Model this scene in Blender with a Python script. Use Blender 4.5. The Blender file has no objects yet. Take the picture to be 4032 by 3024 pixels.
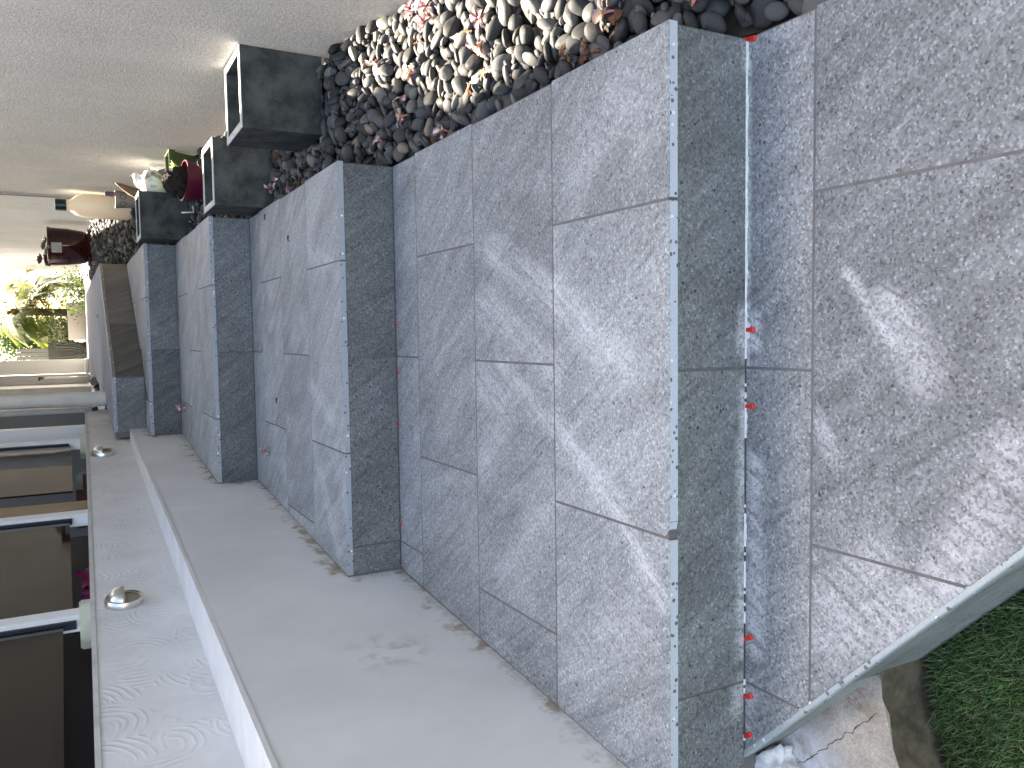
import bpy, bmesh, math, random
import numpy as np
from mathutils import Vector, Matrix
from mathutils import noise as mnoise
random.seed(7); RNG = np.random.default_rng(11)
SC = bpy.context.scene
COL = SC.collection

# ------------------------------------------------------------------ camera
CAM_LOC = (-0.2300, -1.1476, 1.1199)
PITCH, YAW, ROLL = 0.49498, 0.070973, -0.047315
F = Vector((-math.sin(YAW) * math.cos(PITCH), math.cos(YAW) * math.cos(PITCH), -math.sin(PITCH)))
R0 = Vector((math.cos(YAW), math.sin(YAW), 0)); U0 = R0.cross(F)
Rr = R0 * math.cos(ROLL) + U0 * math.sin(ROLL); Ur = U0 * math.cos(ROLL) - R0 * math.sin(ROLL)
cam = bpy.data.objects.new('camera', bpy.data.cameras.new('camera')); COL.objects.link(cam)
X, Y, Z = -Ur, Rr, -F                       # the phone was held on its side
cam.matrix_world = Matrix(((X.x, Y.x, Z.x, CAM_LOC[0]), (X.y, Y.y, Z.y, CAM_LOC[1]), (X.z, Y.z, Z.z, CAM_LOC[2]), (0, 0, 0, 1)))
cam.data.sensor_fit = 'HORIZONTAL'; cam.data.sensor_width = 36.0
cam.data.lens = 3242.84 / 4032 * 36.0
cam.data.clip_start = 0.02; cam.data.clip_end = 2000
SC.camera = cam

# ------------------------------------------------------------------ sky, sun, exposure
SUN_EL, SUN_AZ = math.radians(48), math.radians(0.4)      # sun stands up the steps, a little left of the wall line
world = bpy.data.worlds.new('World'); SC.world = world; world.use_nodes = True
wn = world.node_tree; bg = wn.nodes['Background']
sky = wn.nodes.new('ShaderNodeTexSky'); sky.sky_type = 'NISHITA'; sky.sun_disc = False
sky.sun_elevation = SUN_EL; sky.sun_rotation = -SUN_AZ
sky.air_density = 1.0; sky.dust_density = 2.0; sky.ozone_density = 0.6
wn.links.new(sky.outputs[0], bg.inputs[0]); bg.inputs[1].default_value = 0.10
sun = bpy.data.objects.new('sun', bpy.data.lights.new('sun', 'SUN')); COL.objects.link(sun)
sun.data.energy = 5.0; sun.data.angle = math.radians(0.53); sun.data.color = (1.0, 0.965, 0.91)
sdir = Vector((-math.sin(SUN_AZ) * math.cos(SUN_EL), math.cos(SUN_AZ) * math.cos(SUN_EL), math.sin(SUN_EL)))
sun.rotation_euler = sdir.to_track_quat('Z', 'Y').to_euler()
SC.view_settings.view_transform = 'Standard'; SC.view_settings.look = 'None'
SC.view_settings.exposure = 3.42;
SC.view_settings.use_white_balance = True; SC.view_settings.white_balance_temperature = 8000; SC.view_settings.white_balance_tint = 10   # the phone balanced for open shade
SC.view_settings.gamma = 1.0
SC.cycles.use_adaptive_sampling = True
SC.cycles.max_bounces = 6; SC.cycles.diffuse_bounces = 4; SC.cycles.glossy_bounces = 3; SC.cycles.transparent_max_bounces = 12
try: SC.cycles.use_denoising = True
except Exception: pass

# ------------------------------------------------------------------ node helpers
class NT:
    def __init__(s, name):
        s.mat = bpy.data.materials.new(name); s.mat.use_nodes = True
        s.t = s.mat.node_tree; s.b = s.t.nodes['Principled BSDF']
    def n(s, typ, ins=None, **props):
        nd = s.t.nodes.new('ShaderNode' + typ)
        for k, v in props.items(): setattr(nd, k, v)
        for k, v in (ins or {}).items(): s.set(nd, k, v)
        return nd
    def set(s, nd, k, v):
        sock = nd.inputs[k]
        if isinstance(v, bpy.types.NodeSocket): s.t.links.new(v, sock)
        elif isinstance(v, bpy.types.Node): s.t.links.new(v.outputs[0], sock)
        else: sock.default_value = v
    def math(s, op, a, b=0.0, c=None, clamp=False):
        nd = s.n('Math', {0: a, 1: b}, operation=op, use_clamp=clamp)
        if c is not None: s.set(nd, 2, c)
        return nd.outputs[0]
    def vm(s, op, a, b=None, out=0, **kw):
        nd = s.n('VectorMath', {0: a}, operation=op)
        if b is not None: s.set(nd, 1, b)
        for k, v in kw.items(): s.set(nd, k, v)
        return nd.outputs[out]
    def ramp(s, fac, stops, interp='LINEAR'):
        nd = s.n('ValToRGB', {0: fac}); cr = nd.color_ramp; cr.interpolation = interp
        while len(cr.elements) < len(stops): cr.elements.new(0.5)
        for e, (p, c) in zip(cr.elements, stops):
            e.position = p
            e.color = (c, c, c, 1) if isinstance(c, (int, float)) else (*c, 1)
        return nd.outputs[0]
    def mix(s, fac, a, b, mode='MIX'):
        nd = s.n('Mix', data_type='RGBA', blend_type=mode, clamp_factor=True)
        s.set(nd, 0, fac)
        for i, v in ((6, a), (7, b)):
            if isinstance(v, tuple) and len(v) == 3: v = (*v, 1)
            s.set(nd, i, v)
        return nd.outputs[2]
    def noise(s, vec, scale, detail=3, rough=0.55, dist=0.0):
        return s.n('TexNoise', {'Vector': vec, 'Scale': scale, 'Detail': detail, 'Roughness': rough, 'Distortion': dist}).outputs[0]
    def smooth(s, v, a, b, lo=0.0, hi=1.0):
        nd = s.n('MapRange', {0: v, 1: a, 2: b, 3: lo, 4: hi}, interpolation_type='SMOOTHSTEP')
        return nd.outputs[0]
    def bump(s, h, strength, dist, normal=None):
        ins = {'Height': h, 'Strength': strength, 'Distance': dist}
        if normal is not None: ins['Normal'] = normal
        return s.n('Bump', ins).outputs[0]
    def pos(s): return s.n('NewGeometry').outputs['Position']
    def out(s, color=None, rough=0.6, normal=None, metal=0.0, spec=0.4):
        if color is not None:
            if isinstance(color, tuple): color = (*color[:3], 1)
            s.set(s.b, 'Base Color', color)
        s.set(s.b, 'Roughness', rough); s.set(s.b, 'Metallic', metal); s.set(s.b, 'Specular IOR Level', spec)
        if normal is not None: s.set(s.b, 'Normal', normal)
        return s.mat

def seg_mask(m, pos, segs):
    """scuffs and powder marks: distance to short strokes on the floor, broken up by noise"""
    tot = None
    for (a, b, w, k) in segs:
        a = Vector(a); b = Vector(b); d = b - a; L2 = max(d.length_squared, 1e-6)
        q = m.vm('SUBTRACT', pos, tuple(a))
        t = m.math('MULTIPLY', m.vm('DOT_PRODUCT', q, tuple(d), out=1), 1 / L2, clamp=True)
        pr = m.n('VectorMath', {0: tuple(d), 'Scale': t}, operation='SCALE').outputs[0]
        dist = m.vm('LENGTH', m.vm('SUBTRACT', q, pr), out=1)
        v = m.smooth(dist, w, w * 0.1, 0.0, k)
        tot = v if tot is None else m.math('MAXIMUM', tot, v)
    return tot

def tile_mat(name, tint, bright, smears=None, grain=1.0):
    m = NT(name); pos = m.pos(); rnd = m.n('ObjectInfo').outputs['Random']
    off = m.n('CombineXYZ', {0: m.math('MULTIPLY', rnd, 37.0), 1: m.math('MULTIPLY', rnd, 91.0), 2: m.math('MULTIPLY', rnd, 13.0)}).outputs[0]
    p = m.vm('ADD', pos, off)
    vor = m.n('TexVoronoi', {'Vector': p, 'Scale': 250.0, 'Randomness': 1.0})
    g = m.n('SeparateColor', {0: vor.outputs['Color']}).outputs[0]
    k = grain
    gr = m.ramp(g, [(0.0, .44 - .24 * k), (.10, .44 - .13 * k), (.45, .43), (.75, .44 + .05 * k), (.93, .44 + .16 * k), (1.0, .44 + .36 * k)])
    vor2 = m.n('TexVoronoi', {'Vector': p, 'Scale': 95.0, 'Randomness': 1.0})
    d2 = m.n('SeparateColor', {0: vor2.outputs['Color']}).outputs[1]
    bigd = m.math('MULTIPLY', m.math('GREATER_THAN', d2, 0.975), m.math('LESS_THAN', vor2.outputs['Distance'], 0.30))
    sw = m.math('MULTIPLY_ADD', rnd, .5, .75)
    va = m.vm('DOT_PRODUCT', p, (-1.0, .6, .6), out=1); vb = m.vm('DOT_PRODUCT', p, (.85, .62, .62), out=1)
    vv = m.n('CombineXYZ', {0: m.math('MULTIPLY', va, 3.0), 1: m.math('MULTIPLY', m.math('MULTIPLY', vb, sw), 48.0), 2: m.math('MULTIPLY', rnd, 40.0)}).outputs[0]
    st = m.ramp(m.noise(vv, 1.0, 4, .68, 1.1), [(.26, .66), (.44, .93), (.60, 1.04), (.76, 1.32)])
    v2 = m.n('CombineXYZ', {0: m.math('MULTIPLY', va, 2.6), 1: m.math('MULTIPLY', vb, 6.0), 2: m.math('MULTIPLY', rnd, 17.0)}).outputs[0]
    cl = m.ramp(m.noise(v2, 1.0, 3, .6, 1.0), [(.3, .82), (.5, .99), (.7, 1.20)])
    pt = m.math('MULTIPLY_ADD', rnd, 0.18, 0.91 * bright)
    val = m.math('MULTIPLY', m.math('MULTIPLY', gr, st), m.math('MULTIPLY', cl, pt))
    val = m.math('MULTIPLY', val, m.math('MULTIPLY_ADD', bigd, -0.6, 1.0))
    col = m.n('VectorMath', {0: tint, 'Scale': val}, operation='SCALE').outputs[0]
    if smears:
        sm = seg_mask(m, pos, smears)
        mp3 = m.n('Mapping', {'Vector': pos, 'Rotation': (0, 0, 1.05), 'Scale': (1 / 5.0, 1 / 60.0, 1 / 20.0)}, vector_type='TEXTURE')
        br = m.smooth(m.noise(mp3.outputs[0], 1.0, 3, .6, .5), .28, .62, .15, 1.0)
        br2 = m.smooth(g, 0.0, 0.7, .45, 1.0)
        fac = m.math('MULTIPLY', m.math('MULTIPLY', sm, br), br2)
        col = m.mix(fac, col, (.66, .67, .70))
    h = m.math('ADD', m.math('MULTIPLY', g, .5), m.noise(p, 70, 2, .6))
    return m.out(col, .80, m.bump(h, .30, .0012), spec=.15)

def plain(name, col, rough=.5, metal=0., noise_scale=0, amt=.15, bump=0., bscale=80, spec=.4):
    m = NT(name)
    if noise_scale:
        p = m.n('TexCoord').outputs['Object']
        f = m.ramp(m.noise(p, noise_scale, 5, .6), [(.3, 1 - amt), (.7, 1 + amt)])
        c = m.mix(1.0, tuple(col), f, 'MULTIPLY')
    else: c = tuple(col)
    nrm = None
    if bump: nrm = m.bump(m.noise(m.n('TexCoord').outputs['Object'], bscale, 4, .6), bump, .002)
    return m.out(c, rough, nrm, metal, spec)

# ------------------------------------------------------------------ mesh helpers
def tag(o, label=None, cat=None, group=None, kind=None):
    if label: o['label'] = label
    if cat: o['category'] = cat
    if group: o['group'] = group
    if kind: o['kind'] = kind
    return o
def link(name, me, mats=None, parent=None, loc=None):
    if mats is not None and not me.materials:
        for x in (mats if isinstance(mats, (list, tuple)) else [mats]): me.materials.append(x)
    o = bpy.data.objects.new(name, me); COL.objects.link(o)
    if parent is not None: o.parent = parent
    if loc is not None: o.location = loc
    return o
def empty(name, loc=(0, 0, 0), rot=(0, 0, 0)):
    o = bpy.data.objects.new(name, None); COL.objects.link(o); o.location = loc; o.rotation_euler = rot
    o.empty_display_size = .05; return o
def bm_mesh(bm, name, smooth=False):
    me = bpy.data.meshes.new(name); bm.normal_update(); bm.to_mesh(me); bm.free()
    if smooth: me.polygons.foreach_set('use_smooth', [True] * len(me.polygons))
    return me
def smooth_by_angle(me, ang=40):
    me.polygons.foreach_set('use_smooth', [True] * len(me.polygons))
    try: me.set_sharp_from_angle(angle=math.radians(ang))
    except Exception: pass
    return me
def add_box(bm, lo, hi, mi=0):
    vs = [bm.verts.new((x, y, z)) for z in (lo[2], hi[2]) for x, y in ((lo[0], lo[1]), (hi[0], lo[1]), (hi[0], hi[1]), (lo[0], hi[1]))]
    fs = [(3, 2, 1, 0), (4, 5, 6, 7), (0, 1, 5, 4), (1, 2, 6, 5), (2, 3, 7, 6), (3, 0, 4, 7)]
    for f in fs: bm.faces.new([vs[i] for i in f]).material_index = mi
def box(name, lo, hi, mat, parent=None, bev=0.0, loc=None):
    bm = bmesh.new(); add_box(bm, lo, hi)
    if bev: bmesh.ops.bevel(bm, geom=bm.edges[:], offset=bev, segments=1, affect='EDGES')
    return link(name, bm_mesh(bm, name), mat, parent, loc)
def prism(bm, poly, z0, z1, top=0, side=0):
    """poly: ccw list of (x,y)"""
    a = [bm.verts.new((x, y, z0)) for x, y in poly]; b = [bm.verts.new((x, y, z1)) for x, y in poly]
    bm.faces.new(b).material_index = top
    bm.faces.new(a[::-1]).material_index = side
    n = len(poly)
    for i in range(n): bm.faces.new((a[i], a[(i + 1) % n], b[(i + 1) % n], b[i])).material_index = side
def lathe_mesh(name, prof, seg=28, cap=True, smooth=45):
    bm = bmesh.new(); rings = []
    for r, z in prof:
        rings.append([bm.verts.new((r * math.cos(2 * math.pi * i / seg), r * math.sin(2 * math.pi * i / seg), z)) for i in range(seg)])
    for A, B in zip(rings, rings[1:]):
        for i in range(seg): bm.faces.new((A[i], A[(i + 1) % seg], B[(i + 1) % seg], B[i]))
    if cap:
        bm.faces.new(rings[0][::-1]); bm.faces.new(rings[-1])
    bmesh.ops.recalc_face_normals(bm, faces=bm.faces[:])
    return smooth_by_angle(bm_mesh(bm, name), smooth)
def tube_bm(bm, pts, rad, seg=10, caps=True):
    pts = [Vector(p) for p in pts]; rings = []
    for i, p in enumerate(pts):
        t = (pts[min(i + 1, len(pts) - 1)] - pts[max(i - 1, 0)]).normalized()
        u = t.orthogonal().normalized() if i == 0 else (u - t * u.dot(t)).normalized()
        v = t.cross(u); r = rad[i] if isinstance(rad, (list, tuple)) else rad
        rings.append([bm.verts.new(p + (u * math.cos(2 * math.pi * k / seg) + v * math.sin(2 * math.pi * k / seg)) * r) for k in range(seg)])
    for A, B in zip(rings, rings[1:]):
        for k in range(seg): bm.faces.new((A[k], A[(k + 1) % seg], B[(k + 1) % seg], B[k]))
    if caps: bm.faces.new(rings[0][::-1]); bm.faces.new(rings[-1])
def tube(name, pts, rad, mat, parent=None, seg=10):
    bm = bmesh.new(); tube_bm(bm, pts, rad, seg); return link(name, bm_mesh(bm, name, True), mat, parent)
def clip(poly, a, b, c):
    """keep a*x+b*y<=c"""
    out = []
    for i in range(len(poly)):
        p, q = poly[i], poly[(i + 1) % len(poly)]
        dp, dq = a * p[0] + b * p[1] - c, a * q[0] + b * q[1] - c
        if dp <= 0: out.append(p)
        if dp * dq < 0:
            t = dp / (dp - dq); out.append((p[0] + (q[0] - p[0]) * t, p[1] + (q[1] - p[1]) * t))
    return out
def area(poly): return 0.5 * sum(poly[i][0] * poly[(i + 1) % len(poly)][1] - poly[(i + 1) % len(poly)][0] * poly[i][1] for i in range(len(poly)))

# ------------------------------------------------------------------ dimensions read off the picture (metres)
L, W, G, TT = 0.603, 0.3918, 0.0048, 0.0180
YN = [None, 0.0, 1.3648, 2.7407, 4.0025]            # riser planes
ZT = [0.0, 0.1824, 0.3615, 0.5370, 0.7043, 0.8800]   # tread levels
XR = 0.305                                            # right edge of the steps
def xw(y): return -1.100 + 0.075 * y                  # face of the low smooth wall
def xu(y): return -1.275 + 0.100 * y                  # face of the trowelled wall above it
def zcap(y): return 1.1025 - 0.0185 * y
XH = 0.77                                             # house wall
PY = [-4, -.18, .14, .40, 1.25, 1.70, 2.20, 2.70, 3.20, 3.80, 4.60, 5.20, 6.00, 6.60, 30]
PZ = [-.075, -.062, .085, .125, .140, .235, .270, .305, .385, .450, .560, .650, .770, .840, .860]
def zpeb(y): return float(np.interp(y, PY, PZ))

# ------------------------------------------------------------------ materials
SM1 = [((-.025, .686), (-.153, .381), .05, .5), ((-.153, .381), (-.288, .146), .055, .62), ((-.17, .39), (-.14, .42), .05, .75), ((-.161, .73), (-.314, .385), .06, .5),
       ((-.362, .75), (-.391, .648), .06, .45), ((-.30, .645), (-.447, .397), .035, .5), ((-.425, .387), (-.57, .164), .035, .6),
       ((-.57, .164), (-.724, .021), .028, .8), ((-.567, .757), (-.433, .601), .05, .3), ((-.812, .612), (-.604, .41), .07, .3), ((-.9, .3), (-.8, .1), .08, .35), ((.10, .30), (.22, .12), .06, .3)]
SM0 = [((-.141, -.225), (-.253, -.312), .014, .75), ((-.20, -.30), (-.294, -.364), .05, .6), ((-.38, -.167), (-.447, -.202), .022, .5),
       ((-.478, -.024), (-.829, -.028), .030, .75), ((-.72, -.186), (-.59, -.293), .05, .55), ((-.75, -.2), (-.66, -.36), .07, .6), ((-.607, -.40), (-.414, -.505), .06, .6), ((-.212, -.020), (-.255, -.025), .022, 1.0),
       ((.29, -.004), (-.30, -.004), .010, .8), ((-.9, -.015), (-1.0, -.01), .02, .5), ((.28, -.02), (.29, -.1), .03, .4)]
SM2 = [((-.95, 1.45), (-.6, 1.75), .06, .3), ((-.5, 1.5), (-.4, 1.75), .06, .35), ((.0, 1.45), (.05, 1.7), .05, .3)]
SM1 = [(a, b, w * 1.35, k * .80) for a, b, w, k in SM1]; SM0 = [(a, b, w * 1.25, k * .85) for a, b, w, k in SM0]
sm = [((a[0], a[1], ZT[1]), (b[0], b[1], ZT[1]), w, k) for a, b, w, k in SM1] + [((a[0], a[1], 0), (b[0], b[1], 0), w, k) for a, b, w, k in SM0] + [((a[0], a[1], ZT[2]), (b[0], b[1], ZT[2]), w, k) for a, b, w, k in SM2]
TINT = (.935, .99, 1.03)
M_TILES = [tile_mat('grey_stone_tile_%s' % n, TINT, dict(lower=.48, first=.63, second=.74, third=.86, fourth=.86)[n], [q for q in sm if abs(q[0][2] - z) < .01], {'lower': .90, 'first': .75}.get(n, .55)) for n, z in (('lower', ZT[0]), ('first', ZT[1]), ('second', ZT[2]), ('third', ZT[3]), ('fourth', ZT[4]))]  # brightness per step stands in for light: near treads darkened, far ones lightened
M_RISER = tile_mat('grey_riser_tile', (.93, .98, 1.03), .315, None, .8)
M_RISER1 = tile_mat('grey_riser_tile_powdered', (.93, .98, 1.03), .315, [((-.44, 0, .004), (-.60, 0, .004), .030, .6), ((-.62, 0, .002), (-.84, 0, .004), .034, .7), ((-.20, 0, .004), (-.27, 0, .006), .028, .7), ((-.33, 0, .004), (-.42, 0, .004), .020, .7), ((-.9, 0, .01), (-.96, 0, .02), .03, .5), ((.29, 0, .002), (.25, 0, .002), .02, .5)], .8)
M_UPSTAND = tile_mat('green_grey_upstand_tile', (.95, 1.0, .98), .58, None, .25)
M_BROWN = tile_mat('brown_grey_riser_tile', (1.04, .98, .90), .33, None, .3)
def edge_mat(name, c, k):
    m = NT(name); p = m.pos()
    v = m.n('TexVoronoi', {'Vector': p, 'Scale': 95.0, 'Randomness': 1.0}); s = m.n('SeparateColor', {0: v.outputs['Color']})
    core = m.math('LESS_THAN', v.outputs['Distance'], .36)
    dk = m.math('MULTIPLY', core, m.math('GREATER_THAN', s.outputs[0], .80)); wt = m.math('MULTIPLY', core, m.math('LESS_THAN', s.outputs[0], .08))
    base = m.mix(1.0, c, m.ramp(m.noise(p, 400, 3, .7), [(.3, .85), (.7, 1.12)]), 'MULTIPLY')
    col = m.mix(dk, base, (.12, .13, .15)); col = m.mix(wt, col, (.75, .77, .8))
    return m.out(col, .55)
M_EDGE = edge_mat('tile_cut_edge', (.33, .365, .42), 1)
M_EDGEW = edge_mat('tile_edge_pale', (.36, .40, .42), 1)
M_EDGE1 = edge_mat('tile_cut_edge_front', (.50, .545, .62), 1)
M_EDGEB = edge_mat('beige_cut_edge', (.25, .24, .225), 1)
M_GROUT = plain('grey_grout', (.135, .130, .130), .9, noise_scale=30, amt=.2)
M_PEARL = plain('landing_screed', (.33, .355, .41), .95, noise_scale=6, amt=.08, bump=.2, bscale=120, spec=.03)
M_WHITEGROUT = plain('white_grout', (.68, .68, .70), .9, noise_scale=60, amt=.2, bump=.6, bscale=120)

def stucco():
    m = NT('grey_stucco'); p = m.pos()
    big = m.ramp(m.noise(p, 1.3, 4, .6), [(.3, .88), (.7, 1.10)])
    mp = m.n('Mapping', {'Vector': p, 'Scale': (1, 1.6, .25)}); vert = m.ramp(m.noise(mp.outputs[0], 2.0, 4, .6), [(.3, .92), (.7, 1.06)])
    fine = m.noise(p, 150, 3, .72)
    fcol = m.ramp(fine, [(.34, .76), (.5, 1.0), (.66, 1.24)])
    c = m.mix(1.0, (.43, .42, .405), big, 'MULTIPLY'); c = m.mix(1.0, c, vert, 'MULTIPLY'); c = m.mix(1.0, c, fcol, 'MULTIPLY')
    return m.out(c, .9, m.bump(fine, .8, .005), spec=.2)
M_STUCCO = stucco()

def smooth_render():
    m = NT('smooth_grey_render'); p = m.pos()
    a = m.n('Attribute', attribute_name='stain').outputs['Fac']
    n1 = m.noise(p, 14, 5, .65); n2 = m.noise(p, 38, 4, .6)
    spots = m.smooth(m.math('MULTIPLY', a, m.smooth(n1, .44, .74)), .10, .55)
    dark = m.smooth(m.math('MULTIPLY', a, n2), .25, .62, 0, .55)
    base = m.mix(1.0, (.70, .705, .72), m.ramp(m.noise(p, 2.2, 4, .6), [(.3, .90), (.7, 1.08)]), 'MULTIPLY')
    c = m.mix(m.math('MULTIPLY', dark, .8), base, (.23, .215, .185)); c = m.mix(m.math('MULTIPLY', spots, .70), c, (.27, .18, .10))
    patch = m.smooth(m.vm('DISTANCE', p, (-1.04, .82, .42), out=1), .16, .03)
    pm = m.math('MULTIPLY', patch, m.smooth(m.noise(p, 22, 3, .5), .45, .68))
    c = m.mix(m.math('MULTIPLY', pm, .45), c, (.36, .33, .29))
    return m.out(c, .8, m.bump(m.noise(p, 160, 4, .65), .22, .0015), spec=.3)
M_SMOOTH = smooth_render()

def trowelled():
    m = NT('trowel_combed_render'); p = m.pos()
    q = m.n('Mapping', {'Vector': p, 'Scale': (0.0, 1.0, 1.0)}).outputs[0]
    wob = m.n('TexNoise', {'Vector': q, 'Scale': 9.0, 'Detail': 2.0}).outputs['Color']
    q2 = m.vm('ADD', q, m.n('VectorMath', {0: wob, 'Scale': .022}, operation='SCALE').outputs[0])
    hs = None
    for sc_, off, fr in ((4.2, (0, 0, 0), 80.0), (5.6, (0, 3.3, 1.7), 66.0)):
        v = m.n('TexVoronoi', {'Vector': m.vm('ADD', q2, off), 'Scale': sc_, 'Randomness': .9})
        w = m.math('SINE', m.math('MULTIPLY', v.outputs['Distance'], fr))
        w = m.math('POWER', m.math('MULTIPLY_ADD', w, .5, .5), 2.2)
        mask = m.math('MULTIPLY', m.smooth(m.noise(m.vm('ADD', q, off), 7.0, 2, .5), .48, .60), m.smooth(v.outputs['Distance'], .20, .36))
        r = m.math('MULTIPLY', w, mask); hs = r if hs is None else m.math('MAXIMUM', hs, r)
    h = m.math('ADD', m.math('MULTIPLY', hs, 1.0), m.math('MULTIPLY', m.noise(p, 120, 3, .6), .22))
    mott = m.ramp(m.noise(q, 5.0, 4, .6), [(.3, .90), (.7, 1.08)])
    c = m.mix(1.0, (.71, .715, .73), mott, 'MULTIPLY')
    far_tone = m.smooth(p_y(m, p), 2.6, 5.2, 0, .55)  # browner in noisy patches towards the far end
    c = m.mix(m.math('MULTIPLY', far_tone, m.smooth(m.noise(p, 6, 4, .6), .35, .65)), c, (.52, .48, .44))
    return m.out(c, .8, m.bump(h, .55, .0028), spec=.3)
def p_y(m, p): return m.n('SeparateXYZ', {0: p}).outputs[1]
M_TROWEL = trowelled()
M_LEDGE = plain('white_ledge', (.70, .70, .70), .7, noise_scale=9, amt=.08, bump=.15)
M_CAP = plain('pale_wall_cap', (.56, .56, .54), .7, noise_scale=14, amt=.14)
M_WHITEP = plain('white_aluminium', (.80, .82, .85), .35)
M_STEEL = NT('brushed_steel')
_p = M_STEEL.n('TexCoord').outputs['Object']; _mp = M_STEEL.n('Mapping', {'Vector': _p, 'Scale': (900, 60, 60)})
M_STEEL = M_STEEL.out((.66, .64, .60), .28, M_STEEL.bump(M_STEEL.noise(_mp.outputs[0], 1.0, 2), .12, .0005), metal=1.0)
M_DARKMETAL = plain('dark_metal', (.03, .03, .03), .4)
def wood_mat(name, a, b, sc=(4, 40, 40)):
    m = NT(name); p = m.n('TexCoord').outputs['Object']
    mp = m.n('Mapping', {'Vector': p, 'Scale': sc})
    return m.out(m.mix(m.noise(mp.outputs[0], 1.0, 5, .6, .8), a, b), .6)
M_WOOD = wood_mat('weathered_wood', (.26, .17, .10), (.42, .31, .21), (40, 40, 3))
M_DRIFT = wood_mat('driftwood', (.10, .06, .035), (.25, .16, .09), (30, 30, 4))
def concrete_dark():
    m = NT('charcoal_concrete'); p = m.n('TexCoord').outputs['Object']
    n1 = m.noise(p, 9, 6, .65); n2 = m.noise(p, 55, 4, .7)
    c = m.mix(m.smooth(n1, .35, .7), (.024, .027, .027), (.085, .092, .088)); c = m.mix(m.smooth(n2, .58, .76, 0, .5), c, (.15, .15, .14))
    return m.out(c, .75, m.bump(n2, .3, .001))
M_CONC = concrete_dark()
M_RIM = plain('sunlit_tone_concrete_rim', (.55, .55, .53), .8, noise_scale=40, amt=.15)  # pale tone paints in the sun striking the planter tops
def pebble_mat(name, kind):
    m = NT(name)
    if kind == 'obj': r = m.n('Attribute', attribute_name='tone', attribute_type='OBJECT').outputs['Fac']; p = m.n('TexCoord').outputs['Object']; sc_ = 40
    else: r = m.n('Attribute', attribute_name='tone').outputs['Fac']; p = m.pos(); sc_ = 40
    c = m.ramp(r, [(0, (.026, .027, .028)), (.28, (.042, .044, .046)), (.5, (.060, .061, .061)), (.66, (.085, .086, .084)), (.78, (.070, .072, .076)), (.86, (.14, .135, .12)), (.92, (.20, .16, .12)), (.95, (.11, .105, .10)), (1.0, (.22, .22, .21))], 'CONSTANT')
    off = m.n('CombineXYZ', {0: m.math('MULTIPLY', r, 50.0), 1: m.math('MULTIPLY', r, 23.0)}).outputs[0]
    q = m.vm('ADD', p, off)
    n1 = m.noise(q, sc_, 5, .65)
    c = m.mix(1.0, c, m.ramp(n1, [(.3, .75), (.7, 1.3)]), 'MULTIPLY')
    c = m.mix(m.smooth(m.noise(q, 130, 3, .7), .64, .74, 0, .35), c, (.26, .26, .25))
    return m.out(c, .68, m.bump(m.noise(q, 160, 3, .6), .25, .001), spec=.30)
M_PEB = pebble_mat('river_pebble', 'obj'); M_PEBS = pebble_mat('river_pebble_bed', 'stuff')
M_SOIL = plain('dark_soil', (.022, .018, .014), .95, noise_scale=60, amt=.5, bump=1.0, bscale=90)
M_RED = plain('red_plastic', (.70, .035, .025), .35)
def petal_mat(name, base, tip, centre):
    m = NT(name); p = m.n('TexCoord').outputs['Object']; d = m.vm('LENGTH', p, out=1)
    c = m.ramp(m.math('MULTIPLY', d, 25.0), [(0.0, centre), (.15, centre), (.32, base), (1.0, tip)])
    m.out(c, .55); m.set(m.b, 'Subsurface Weight', .15); m.set(m.b, 'Subsurface Radius', (.01, .006, .005)); return m.mat
M_PETAL = petal_mat('pink_white_petal', (.80, .70, .68), (.78, .50, .52), (.75, .42, .05))
M_PETALP = petal_mat('pink_petal', (.84, .70, .70), (.82, .56, .60), (.62, .16, .20))
M_PTUBE = plain('red_flower_tube', (.52, .18, .20), .5)
M_DRY = plain('dry_brown_leaf', (.10, .042, .018), .8, noise_scale=60, amt=.6)
M_TWIG = plain('dark_twig', (.03, .025, .02), .8)

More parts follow.
